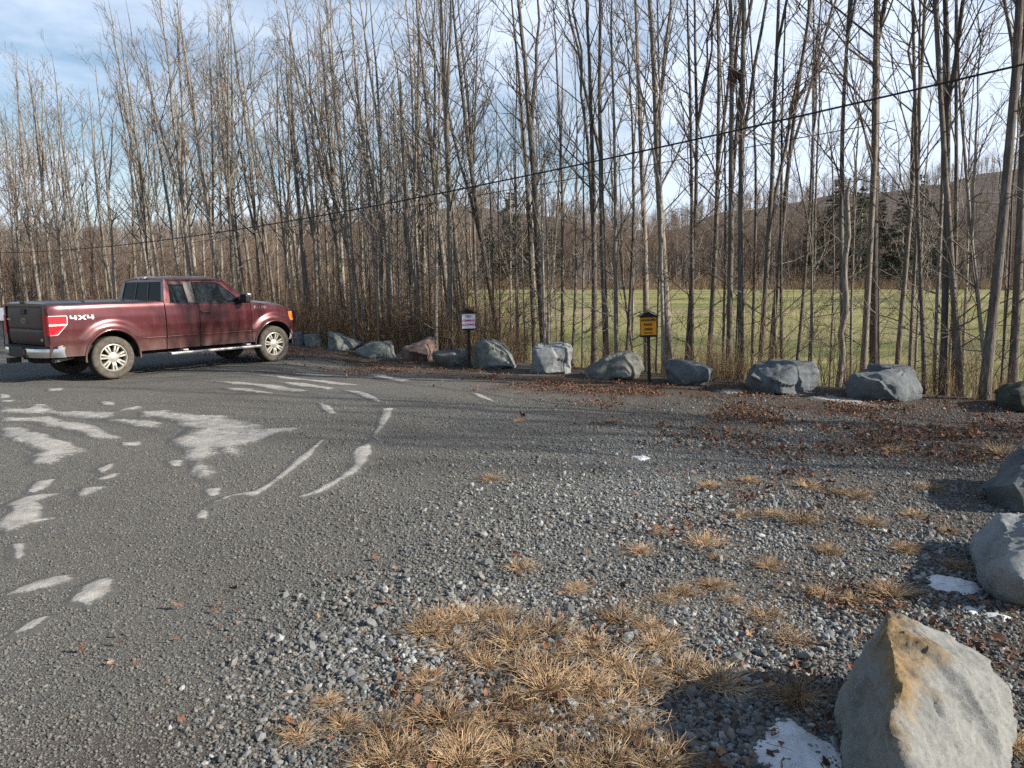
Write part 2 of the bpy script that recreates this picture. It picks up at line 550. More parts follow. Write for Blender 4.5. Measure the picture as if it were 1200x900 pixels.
ks = np.linspace(-1.9, 1.9, 220)
Ys = np.array([94, 105, 120, 140, 165, 195, 230, 270, 310, 350, 390, 430, 470, 500, 520, 540, 570, 620, 700, 850])
K, YY = np.meshgrid(ks, Ys, indexing='ij')
ZZ = hill_z(K, YY)
idx = np.arange(K.size).reshape(K.shape)
F = np.stack([idx[:-1, :-1], idx[1:, :-1], idx[1:, 1:], idx[:-1, 1:]], -1).reshape(-1, 4)
o = link("hill", mesh_np("hill", np.stack([K * YY, YY, ZZ], -1).reshape(-1, 3), F, hill_material(), True))
tag(o, kind='structure')

#SECTION ice
# ------------------------------------------------------------------ ICE AND SNOW
def snow_material(name, c1, c2, grit):
    t = NT(name)
    f = t.noise(6, 9, 0.72, 0.5)
    c = t.ramp(f, [(0.32, c1), (0.62, c2)])
    th = t.math('ADD', t.math('MULTIPLY', t.attr("thin", out='Fac'), 0.38), t.noise(34, 10, 0.82, 0.4))
    c = t.mix(t.ramp(th, [(0.58, 0.0), (0.72, 0.97)]), t.ramp(t.noise(60, 6, 0.8), [(0.3, (0.05, 0.049, 0.045)), (0.7, (0.14, 0.135, 0.122))]), c) if grit else c
    t.color(c); t.rough(0.7)
    t.b.inputs['Specular IOR Level'].default_value = 0.25
    t.bump(t.noise(30, 9, 0.75), 0.7, 0.02)
    return t.m
M_ICE = snow_material("dirty_packed_ice", (0.20, 0.189, 0.17), (0.43, 0.41, 0.372), True)
M_SNOW = snow_material("old_snow", (0.45, 0.46, 0.48), (0.75, 0.76, 0.78), False)

ICE_POLYS = []
def ice(name, pts, label, group=None, mat=None, thick=0.014, res=0.035, cat='ice patch', ragged=1.0):
    """a low ragged sheet of ice inside an outline on the ground"""
    W2 = np.array([(lambda g: (g.x, g.y))(G(*p)) for p in pts])
    ICE_POLYS.append(W2)
    lo, hi = W2.min(0) - 0.1, W2.max(0) + 0.1
    step = max(res * 0.7, (hi - lo).max() / 330)
    xs = np.arange(lo[0], hi[0], step); ys = np.arange(lo[1], hi[1], step)
    X, Y = np.meshgrid(xs, ys, indexing='ij')
    p = np.stack([X.ravel(), Y.ravel()], -1)
    a = W2; b = np.roll(W2, -1, 0)
    dist = np.full(len(p), 1e9); ins = np.zeros(len(p), bool)
    for q0, q1 in zip(a, b):
        e = q1 - q0; w = p - q0
        tt = np.clip((w @ e) / (e @ e + 1e-12), 0, 1)
        dist = np.minimum(dist, np.linalg.norm(w - tt[:, None] * e, axis=1))
        c = ((q0[1] > p[:, 1]) != (q1[1] > p[:, 1]))
        with np.errstate(divide='ignore', invalid='ignore'):
            xi = (q1[0] - q0[0]) * (p[:, 1] - q0[1]) / (q1[1] - q0[1]) + q0[0]
        ins ^= c & (p[:, 0] < xi)
    s = np.where(ins, dist, -dist)
    n = vnoise(p[:, 0], p[:, 1], 5.0, 1.3) * 0.5 + vnoise(p[:, 0], p[:, 1], 13.0, 5.3) * 0.4 + vnoise(p[:, 0], p[:, 1], 31.0, 2.3) * 0.35
    nb = vnoise(p[:, 0], p[:, 1], 2.2, 8.0)
    h = thick * np.clip((s + (0.03 if mat is None or mat is M_ICE else -0.012)) / 0.09, -1, 1) + (n * 1.1 + 0.4 * nb) * thick * 0.75 * ragged * min(1.0, 0.35 + s.max() * 3.0)
    Z = H(p[:, 0], p[:, 1]) + np.minimum(h, thick * 1.3)
    keep = h > -0.004
    sh = X.shape; idx = np.arange(X.size).reshape(sh)
    F = np.stack([idx[:-1, :-1], idx[1:, :-1], idx[1:, 1:], idx[:-1, 1:]], -1).reshape(-1, 4)
    F = F[keep[F].any(1)]
    if not len(F): return
    used, inv = np.unique(F, return_inverse=True)
    c = p.mean(0)
    V = np.stack([p[:, 0] - c[0], p[:, 1] - c[1], Z], -1)[used]
    me = mesh_np(name, V, inv.reshape(-1, 4), mat or M_ICE, True)
    at = me.attributes.new("thin", 'FLOAT', 'POINT')
    at.data.foreach_set("value", np.clip(s[used] / min(0.30, 0.85 * max(s.max(), 0.02)) + 0.16 + nb[used] * 0.6 + n[used] * 0.45, 0, 1).astype(np.float32))
    o = link(name, me, None, (c[0], c[1], 0.004))
    tag(o, label, cat, group)
    return o

def z1(*pts):
    return [(x * 0.4, 420 + y * 0.4) for x, y in pts]

GI = "pale ice streaks packed by tyres on the gravel"
ice('ice_patch', z1((405,160),(490,155),(560,168),(650,170),(700,185),(770,200),(740,208),(862,210),(830,230),(790,245),(750,250),(705,262),(690,285),(640,270),(600,300),(632,340),(625,372),(590,365),(570,335),(560,310),(540,275),(495,240),(555,208),(520,188),(470,180),(420,175)),
    "largest pale ice patch, branching like antlers in the middle of the lot", GI)
ice('ice_patch', z1((0,140),(60,150),(110,135),(180,150),(250,155),(330,160),(415,140),(400,152),(350,165),(330,178),(420,185),(480,190),(460,215),(400,203),(340,192),(280,180),(200,167),(130,162),(60,167),(0,160)),
    "long wavy ice streak nearest the truck's rear wheel", GI)
ice('ice_patch', z1((0,172),(80,175),(150,170),(200,185),(260,190),(300,205),(340,232),(290,238),(240,227),(180,207),(100,192),(0,184)),
    "curved ice streak lying between two other wavy streaks", GI)
ice('ice_patch', z1((0,205),(60,200),(120,215),(150,235),(200,250),(270,275),(200,288),(150,310),(90,308),(80,290),(110,280),(80,255),(40,237),(0,240)),
    "broad tongue of ice reaching in from the left edge with a blunt end", GI)
ice('ice_patch', z1((0,522),(40,515),(90,490),(180,468),(120,472),(130,440),(110,425),(200,398),(120,400),(60,410),(20,430),(40,450),(10,470),(0,480)),
    "jagged ice patch at the left edge, in front of the wavy streaks", GI)
ice('ice_patch', z1((600,440),(610,430),(650,408),(700,396),(740,392),(780,372),(820,342),(880,290),(925,252),(952,236),(948,250),(895,297),(850,332),(805,367),(745,410),(715,403),(690,407),(640,428)),
    "thin curved ice streak, left of the two long tyre arcs", GI)
ice('ice_patch', z1((885,405),(940,385),(1000,348),(1035,300),(1040,265),(1085,246),(1097,260),(1065,320),(1000,355),(990,362),(940,392)),
    "short thick ice streak right of the long thin tyre arc", GI)
for q, lb in zip([z1((610,72),(700,73),(800,81),(900,97),(880,101),(780,91),(690,81)), z1((740,54),(850,58),(950,66),(1055,78),(1000,79),(900,69),(830,63)),
          z1((800,71),(900,77),(980,90),(960,93),(860,83)), z1((1000,93),(1060,98),(1110,119),(1125,133),(1100,129),(1060,112)),
          z1((655,88),(740,93),(800,105),(750,103),(680,96)), z1((840,46),(960,50),(1060,57),(960,55),(860,51))],
    ["long narrow ice line ending near the truck's front wheel, third from the far side", "longest straight ice line, second from the far side", "short narrow ice line between two longer ones", "narrow ice line bending toward the camera at its right end",
     "narrow ice line nearest the camera of the tyre lines", "faint narrow ice line farthest from the camera"]):
    ice('ice_patch', q, lb, GI, res=0.03, ragged=0.6)
ice('ice_patch', z1((935,130),(965,138),(987,163),(965,163),(945,148)), "small ice blob inside the bend of the tyre lines", GI)
ice('ice_patch', z1((1120,148),(1152,147),(1148,170),(1128,195),(1105,225),(1088,242),(1095,220),(1115,190)), "faint ice streak tapering toward the short thick one", GI)
ice('ice_patch', z1((20,692),(80,663),(140,640),(222,625),(200,652),(150,668),(90,683)), "flat ice smear in the near part of the lot, above the pale oval", GI)
ice('ice_patch', z1((210,710),(250,665),(300,643),(327,645),(310,682),(260,717)), "pale oval ice patch lying alone on the near gravel", GI)
ice('ice_patch', z1((33,812),(90,770),(147,755),(100,792)), "small ice smear nearest the camera", GI)
ice('ice_patch', z1((35,550),(75,545),(72,580),(45,597),(45,570)), "small ice spot below the jagged patch", GI)
ice('ice_patch', z1((222,402),(240,383),(320,383),(285,400),(235,414)), "small forked ice spot right of the jagged patch", GI)
ice('ice_patch', z1((278,360),(320,344),(362,337),(340,355),(300,363)), "small ice spot left of the antler shaped patch", GI)
ice('ice_patch', z1((78,392),(110,360),(157,355),(130,382),(95,397)), "small ice spot above the jagged patch", GI)
ice('ice_patch', z1((575,470),(590,448),(609,453),(602,474)), "tiny ice spot at the near end of the thin curved streak", GI)
for q, lb in zip([z1((0,105),(30,108),(36,116),(0,118)), z1((0,123),(50,126),(30,131),(0,131)), z1((138,92),(190,90),(188,97),(142,98)), z1((298,128),(345,131),(330,139),(300,137)),
          z1((355,245),(420,241),(405,253),(358,254)), z1((600,385),(650,380),(640,405),(612,410)), z1((280,330),(330,310),(338,320),(300,345)), z1((490,300),(540,298),(530,320),(500,318))],
    ["small ice spot at the left edge, closest to the truck's shadow", "small ice spot at the left edge, just nearer than another like it", "small flat ice spot in front of the truck's rear wheel", "small ice spot above the wavy streaks",
     "small ice spot between the wavy streaks and the antler shaped patch", "small ice spot below the stem of the antler shaped patch", "faint ice spot left of the small forked spots", "small ice spot at the left side of the antler shaped patch"]):
    ice('ice_patch', q, lb, GI)
ice('ice_patch', [(552,461),(562,462),(576,468),(583,474),(574,471),(560,465)], "thin ice sliver alone in front of the sloping boulder", GI, res=0.025)
ice('ice_patch', [(418,437),(450,440),(480,445),(470,447),(440,443)], "ice sliver by the drift of leaves at the row of rocks", GI, res=0.03)
GS = "patches of old snow beside the boulders"
ice('snow_patch', [(1078,676),(1098,672),(1125,678),(1145,684),(1150,696),(1130,700),(1110,694),(1090,690)], "white snow patch at the left foot of the scooped boulder", GS, M_SNOW, 0.03, 0.015, 'snow patch')
ice('snow_patch', [(1124,713),(1136,712),(1146,716),(1140,720)], "small snow scrap near the scooped boulder, left one of two", GS, M_SNOW, 0.02, 0.008, 'snow patch')
ice('snow_patch', [(1150,719),(1168,718),(1186,724),(1182,730),(1165,726)], "long thin snow scrap near the foot of the scooped boulder", GS, M_SNOW, 0.02, 0.01, 'snow patch')
ice('snow_patch', [(880,880),(895,855),(925,845),(960,868),(985,880),(985,915),(900,915)], "shaded snow patch in the shadow of the nearest boulder", GS, M_SNOW, 0.02, 0.012, 'snow patch')
ice('snow_patch', [(838,456),(868,455),(880,459),(850,462)], "thin snow strip between the speckled boulder and the broad boulder", GS, M_ICE, 0.02, 0.02, 'snow patch')  # darker ice colour stands in for the shade on this thin strip
ice('snow_patch', [(945,466),(975,465),(1010,470),(1040,477),(1000,476),(965,472)], "thin snow strip at the foot of the smooth blue boulder", GS, M_ICE, 0.02, 0.02, 'snow patch')  # thin snow, its shade put into the colour by the ice material
ice('snow_patch', [(742,534),(756,533),(763,536),(752,539)], "tiny scrap of snow alone on the open gravel", GS, M_SNOW, 0.02, 0.012, 'snow patch')

#SECTION boulders
# ------------------------------------------------------------------ BOULDERS
def rock_material(name, dark, mid, lite, stain=None, stain_z=(0.3, 0.45)):
    t = NT(name)
    f = t.noise(3.5, 12, 0.72, 0.2)
    g = t.noise(60, 10, 0.8)
    c = t.ramp(f, [(0.30, dark), (0.5, mid), (0.70, lite)])
    c = t.mix(t.ramp(g, [(0.35, 0.40), (0.58, 0.0)]), c, tuple(v * 0.55 for v in mid))
    c = t.mix(t.ramp(g, [(0.60, 0.0), (0.75, 0.28)]), c, tuple(min(0.8, v * 1.35) for v in lite))
    lich = t.noise(7, 10, 0.75, 0.3)
    c = t.mix(t.ramp(lich, [(0.60, 0.0), (0.66, 0.45)]), c, tuple(v * k for v, k in zip(mid, (0.75, 0.72, 0.6))))
    vein = t.noise(2.2, 10, 0.75, 1.6, t.mapping((1.0, 1.0, 4.0)))
    c = t.mix(t.ramp(vein, [(0.485, 0.0), (0.50, 0.30), (0.515, 0.0)]), c, tuple(min(0.8, v * 1.5) for v in lite))
    if stain:
        sx = t.n.new("ShaderNodeSeparateXYZ"); t.l.new(t.coord(), sx.inputs[0])
        z = t.math('ADD', t.math('ADD', sx.outputs[2], t.math('MULTIPLY', sx.outputs[0], -0.14)), t.math('MULTIPLY', t.noise(7, 8, 0.7), 0.22))
        c = t.mix(t.ramp(z, [(stain_z[0], 0.0), (stain_z[1], 0.92)]), c, t.ramp(t.noise(11, 8, 0.7), [(0.36, tuple(v * 0.22 for v in stain)), (0.52, tuple(v * 0.8 for v in stain)), (0.68, tuple(v * 1.3 for v in stain))]))
    t.color(c); t.rough(0.92)
    h = t.mix(0.5, f, g); h = t.mix(0.35, h, t.noise(14, 10, 0.75))
    t.bump(h, 0.7, 0.035)
    return t.m

RK = dict(
    blue=rock_material("blue_grey_stone", (0.054, 0.063, 0.071), (0.098, 0.110, 0.119), (0.158, 0.172, 0.180)),
    green=rock_material("green_grey_stone", (0.075, 0.085, 0.078), (0.145, 0.16, 0.147), (0.24, 0.255, 0.235)),
    pale=rock_material("pale_grey_stone", (0.115, 0.127, 0.132), (0.19, 0.202, 0.206), (0.28, 0.292, 0.294)),
    brown=rock_material("reddish_stone", (0.085, 0.056, 0.045), (0.165, 0.115, 0.095), (0.25, 0.195, 0.165)),
    tan=rock_material("grey_stone_tan_end", (0.055, 0.061, 0.060), (0.112, 0.115, 0.106), (0.21, 0.203, 0.17)),
    dark=rock_material("dark_mossy_stone", (0.022, 0.027, 0.022), (0.05, 0.056, 0.047), (0.09, 0.098, 0.082)),
    front=rock_material("grey_stone_rusty_top", (0.15, 0.155, 0.145), (0.205, 0.208, 0.195), (0.26, 0.262, 0.248), (0.25, 0.165, 0.075), (0.425, 0.49)),
)

def boulder(sil, ridge, th, mat, label, base_py=None, edge=None, rough=0.85, seed=0):
    """a rock whose outline and main ridges follow the given image points; depth `th` metres"""
    by = base_py or max(p[1] for p in sil)
    bx = sum(p[0] for p in sil) / len(sil)
    g = G(bx, by)
    Df = g.y; Dc = Df + 0.35 * th
    cx = bx; cy = sum(p[1] for p in sil) / len(sil)
    pts = []
    for p in sil:
        Y = p[2] if len(p) > 2 else Dc
        w = W(p[0], p[1], Y)
        w.z = max(w.z, -0.12)
        pts.append(w)
        b = W(cx + (p[0] - cx) * 0.82, cy + (p[1] - cy) * 0.86, Y)
        b.y += 0.6 * th; b.x *= (1 + 0.6 * th / Y * 0.8); b.z = max(min(b.z, w.z), -0.12)
        pts.append(b)
        if p[1] > by - 0.25 * (by - min(q[1] for q in sil)):
            q = w.copy(); q.z = -0.14; pts.append(q)
    for p in ridge:
        pts.append(W(p[0], p[1], Df + p[2]))
    org = Vector((sum(p.x for p in pts) / len(pts), sum(p.y for p in pts) / len(pts), 0))
    bm = bmesh.new()
    for p in pts: bm.verts.new(p - org)
    r = bmesh.ops.convex_hull(bm, input=bm.verts[:])
    dead = [v for v in bm.verts if not v.link_faces]
    bmesh.ops.delete(bm, geom=dead, context='VERTS')
    size = max((v.co.length for v in bm.verts))
    tgt = edge or size / 26
    for _ in range(7):
        long = [e for e in bm.edges if e.calc_length() > tgt * 1.5]
        if not long: break
        bmesh.ops.subdivide_edges(bm, edges=long, cuts=1, use_grid_fill=False)
        bmesh.ops.triangulate(bm, faces=[f for f in bm.faces if len(f.verts) > 3])
    bmesh.ops.smooth_vert(bm, verts=bm.verts, factor=0.5, use_axis_x=True, use_axis_y=True, use_axis_z=True)
    bm.normal_update()
    nn = {v: v.normal.copy() for v in bm.verts}
    s = 1.0 / size; off = Vector((seed * 3.7, seed * 1.3, seed * 2.1))
    for v in bm.verts:
        q = v.co * s
        d = noise.fractal(q * 2.2 + off, 0.9, 2.1, 4) * 0.030 - 0.012
        for fr_, am in ((1.5, 0.22), (3.3, 0.14), (8.0, 0.07)):
            qq = q * fr_ + off
            dist_, cpt = noise.voronoi(qq)
            tilt = noise.noise_vector(cpt[0] * 7.3 + off)
            d += am / fr_ * ((qq - cpt[0]).dot(tilt) * 1.5 + tilt.x * 0.35)
        lay = (q.z * 0.7 + q.x * 0.35 + 0.15 * noise.noise(q * 2 + off)) * 7
        d += (abs(lay - math.floor(lay) - 0.5) - 0.25) * 0.022
        d += noise.fractal(q * 9 + off, 0.7, 2.1, 4) * 0.020
        v.co += nn[v] * d * size * rough
    bmesh.ops.smooth_vert(bm, verts=bm.verts, factor=0.28, use_axis_x=True, use_axis_y=True, use_axis_z=True)
    if tgt < 0.03:
        for _ in range(3): bmesh.ops.smooth_vert(bm, verts=bm.verts, factor=0.5, use_axis_x=True, use_axis_y=True, use_axis_z=True)
        bm.normal_update()
        for v in bm.verts: v.co += v.normal * (noise.fractal(v.co * 28, 0.7, 2.1, 4) * 0.0045 + noise.fractal(v.co * 9 + off, 0.8, 2.1, 3) * 0.007)
    me = bpy.data.meshes.new("boulder")
    bm.to_mesh(me); bm.free()
    for p in me.polygons: p.use_smooth = True
    try: me.set_sharp_from_angle(angle=R(28))
    except Exception: pass
    me.materials.append(RK[mat])
    o = link("boulder", me, None, org)
    tag(o, label, 'boulder', "boulders set in rows along the edge of the lot")
    return o

def c2(*p): return [(340 + x * 0.28333, 340 + y * 0.28333) for x, y in p]
def c3(*p): return [(660 + x * 0.28333, 340 + y * 0.28333) for x, y in p]
def c4(*p): return [(960 + x * 0.35556, 400 + y * 0.35556) for x, y in p]

boulder(c2((0,185),(10,168),(45,172),(62,200),(60,238),(0,240)), [(348,395,0.1),(352,408,0.0)], 0.9, 'blue', "dark boulder half hidden behind the truck's front bumper", 410, seed=1)
boulder(c2((58,185),(85,175),(125,182),(137,215),(132,245),(60,245)), [(362,392,0.2),(366,409,0.0)], 0.9, 'green', "grey green boulder next to the truck's front bumper", 410.5, seed=2)
boulder(c2((153,230),(157,170),(180,172),(215,188),(260,203),(296,217),(288,232),(225,263),(155,262)), [(392,392,0.2),(397,414,-0.05),(415,402,0.25)], 1.0, 'green', "pointed pale boulder sloping down to the right, third from the truck", 414.5, seed=3)
boulder(c2((270,248),(300,225),(345,209),(420,208),(438,230),(442,278),(380,283),(285,278)), [(440,402,0.2),(446,418,0.0),(432,420,-0.05)], 1.0, 'green', "low grey boulder left of the reddish one", 420, seed=4)
boulder(c2((460,238),(500,222),(592,202),(612,245),(588,300),(540,298),(472,290)), [(495,404,0.05),(480,412,0.0),(500,416,-0.05)], 1.0, 'brown', "reddish brown boulder with a flat tilted top", 425, seed=5)
boulder(c2((580,258),(640,250),(705,247),(740,256),(746,312),(690,314),(600,308)), [(535,416,0.0),(538,428,-0.1),(514,416,0.1)], 0.9, 'tan', "low boulder with a tan end left of the white sign's post", 429, seed=6)
boulder(c2((756,240),(766,212),(795,196),(835,202),(872,216),(908,252),(948,306),(915,332),(790,328),(765,300)), [(572,402,0.1),(592,416,0.0),(600,430,-0.1),(572,428,0.0)], 1.1, 'green', "tall boulder sloping right beside the white sign", 433, seed=7)
boulder(c2((1000,242),(1020,230),(1080,224),(1145,222),(1168,242),(1162,345),(1090,350),(996,336)), [(628,412,0.05),(662,408,0.1),(660,436,0.0),(640,438,-0.05)], 1.0, 'pale', "pale blocky boulder, the brightest of the row", 439, seed=8)
boulder(c3((83,345),(110,320),(170,285),(242,260),(285,265),(322,285),(338,335),(300,358),(262,368),(90,362)), [(731,414,0.2),(733,443,-0.15),(700,440,0.1)], 1.1, 'tan', "boulder with a dark left side and pale right face, left of the yellow sign", 445, seed=9)
boulder(c3((413,300),(425,284),(480,282),(560,305),(628,325),(628,345),(612,385),(560,398),(450,390),(425,350)), [(797,424,0.05),(800,450,-0.05),(830,432,0.1),(782,432,0.15)], 0.9, 'blue', "speckled blue grey boulder just right of the yellow sign", 452, seed=10)
boulder(c3((760,388),(775,350),(792,315),(862,297),(960,299),(1040,297),(1052,340),(1060,420),(1000,434),(900,430),(770,412)), [(905,432,0.35),(928,430,0.15),(915,446,-0.05),(916,461,-0.15),(880,440,0.15)], 1.3, 'blue', "broad flat topped boulder split by a ridge, between the speckled and smooth ones", 462, seed=11)
boulder(c4((84,135),(110,105),(200,88),(300,81),(315,88),(346,160),(330,190),(250,200),(100,186)), [(1030,445,-0.1),(1062,450,0.1),(1050,468,-0.1)], 1.3, 'blue', "smooth dark blue boulder with a humped back, last before the corner", 471, seed=12)
boulder([(1166,478),(1168,465),(1182,455),(1200,449),(1230,446),(1250,470),(1245,488),(1180,485)], [(1195,462,-0.1),(1200,482,-0.1)], 1.1, 'dark', "very dark mossy boulder at the corner of the rows", 484, seed=13)
boulder([(1158,573),(1172,560),(1188,545),(1205,532),(1240,528),(1262,560),(1255,602),(1200,606),(1172,598)], [(1185,565,-0.05),(1200,598,-0.1),(1225,560,-0.1)], 1.0, 'blue', "dark boulder on the side row, behind the scooped one", 603, edge=0.05, seed=14)
boulder([(1138,664),(1150,653),(1172,642),(1184,632),(1178,626),(1205,618),(1250,612),(1285,640),(1280,705),(1200,716),(1172,710),(1152,700)], [(1180,655,-0.05),(1164,676,0.02),(1195,680,-0.15),(1210,706,-0.12),(1230,640,0.0)], 0.9, 'pale', "grey boulder with a scooped shoulder, second nearest to the camera", 712, edge=0.022, rough=0.9, seed=15)

def front_boulder():
    P = [(1040,742,2.64),(1060,746,2.62),(1096,762,2.58),(1130,790,2.56),(1160,794,2.64),(1184,812,2.58),(1185,851,2.46),(1175,880,2.36),(1172,950,2.20),
         (1120,990,2.0),(962,960,2.50),(966,915,2.54),(984,812,2.70),(1002,788,2.72),(1022,764,2.72)]
    Rg = [(1046,764,2.50-2.0),(1060,802,2.32-2.0),(1044,850,2.17-2.0),(1062,905,2.05-2.0),(1085,985,1.96-2.0)]
    return boulder(P, [(a, b, c + 2.0 - G(1080, 985).y) for a, b, c in Rg], 0.45, 'front', "large grey boulder with a rusty top, nearest to the camera", 985, edge=0.010, rough=0.5, seed=16)
front_boulder()

def text_mesh(name, body, size, extrude, mat, parent, offset=0.0, center=False, spacing=1.0):
    cu = bpy.data.curves.new(name, 'FONT'); cu.body = body; cu.size = size; cu.extrude = extrude; cu.offset = offset
    cu.space_character = spacing
    if center: cu.align_x = 'CENTER'
    tmp = bpy.data.objects.new(name + "_tmp", cu); COL.objects.link(tmp)
    dg = bpy.context.evaluated_depsgraph_get()
    me = bpy.data.meshes.new_from_object(tmp.evaluated_get(dg))
    bpy.data.objects.remove(tmp)
    me.materials.clear(); me.materials.append(mat)
    return link(name, me, parent)

#SECTION truck
# ------------------------------------------------------------------ PICKUP TRUCK
def paint(name, c):
    t = NT(name)
    sx = t.n.new("ShaderNodeSeparateXYZ"); t.l.new(t.coord(), sx.inputs[0])
    n = t.noise(3.0, 7, 0.65, 0.2, t.mapping((1.6, 1.6, 0.7)))
    z = t.math('ADD', sx.outputs[2], t.math('MULTIPLY', n, -0.55))
    dust = t.ramp(z, [(0.22, 0.46), (0.50, 0.20), (0.80, 0.03)])
    col = t.mix(dust, c, (0.20, 0.155, 0.13))
    streak = t.noise(6, 6, 0.7, 0.0, t.mapping((3, 3, 0.25)))
    col = t.mix(t.ramp(streak, [(0.55, 0.0), (0.75, 0.08)]), col, (0.30, 0.26, 0.23))
    t.color(col)
    t.rough(t.mix(dust, 0.22, 0.70))
    t.b.inputs['Metallic'].default_value = 0.4
    t.b.inputs['Specular IOR Level'].default_value = 0.5
    t.b.inputs['Coat Weight'].default_value = 0.8
    t.b.inputs['Coat Roughness'].default_value = 0.12
    return t.m

M_RED = paint("maroon_paint", (0.085, 0.007, 0.012))
M_LID = plain("lid_black", (0.022, 0.018, 0.024), 0.22, 0.0, 0.6)
M_GATE = plain("tailgate_paint", (0.050, 0.021, 0.021), 0.5, 0.0, 0.35, 0.3, 5)
M_BLK = plain("black_plastic", (0.018, 0.018, 0.02), 0.55)
M_UND = plain("underbody_dirt", (0.022, 0.020, 0.018), 0.95)
M_GLS = plain("window_glass", (0.010, 0.013, 0.013), 0.03, 0.0, 0.9, 0.05)
M_RGL = plain("rear_glass", (0.004, 0.0045, 0.005), 0.25, 0.0, 0.10, 0.05)
M_CHR = plain("chrome", (0.60, 0.61, 0.62), 0.22, 0.9, 0.5, 0.10)
M_SIL = plain("silver_trim", (0.36, 0.36, 0.355), 0.45, 0.55, 0.5, 0.12)
M_PIL = plain("pillar_dusty", (0.11, 0.095, 0.09), 0.5, 0.0, 0.4)
M_TYR = plain("dusty_tyre", (0.085, 0.076, 0.064), 0.95, 0.0, 0.2, 0.4, 14)
M_TRD = plain("tyre_tread", (0.03, 0.028, 0.025), 0.95, 0.0, 0.2, 0.3, 14)
M_RIM = plain("alloy_rim", (0.40, 0.38, 0.335), 0.42, 0.35, 0.5, 0.12)
M_TLR = plain("red_lens", (0.52, 0.012, 0.02), 0.12, 0.0, 0.6, 0.1)
M_TLW = plain("clear_lens", (0.75, 0.70, 0.70), 0.15, 0.0, 0.6, 0.05)
M_AMB = plain("amber_lens", (0.95, 0.26, 0.03), 0.2, 0.0, 0.6, 0.05)
M_DEC = plain("white_decal", (0.82, 0.82, 0.82), 0.5, 0.0, 0.4, 0.03)

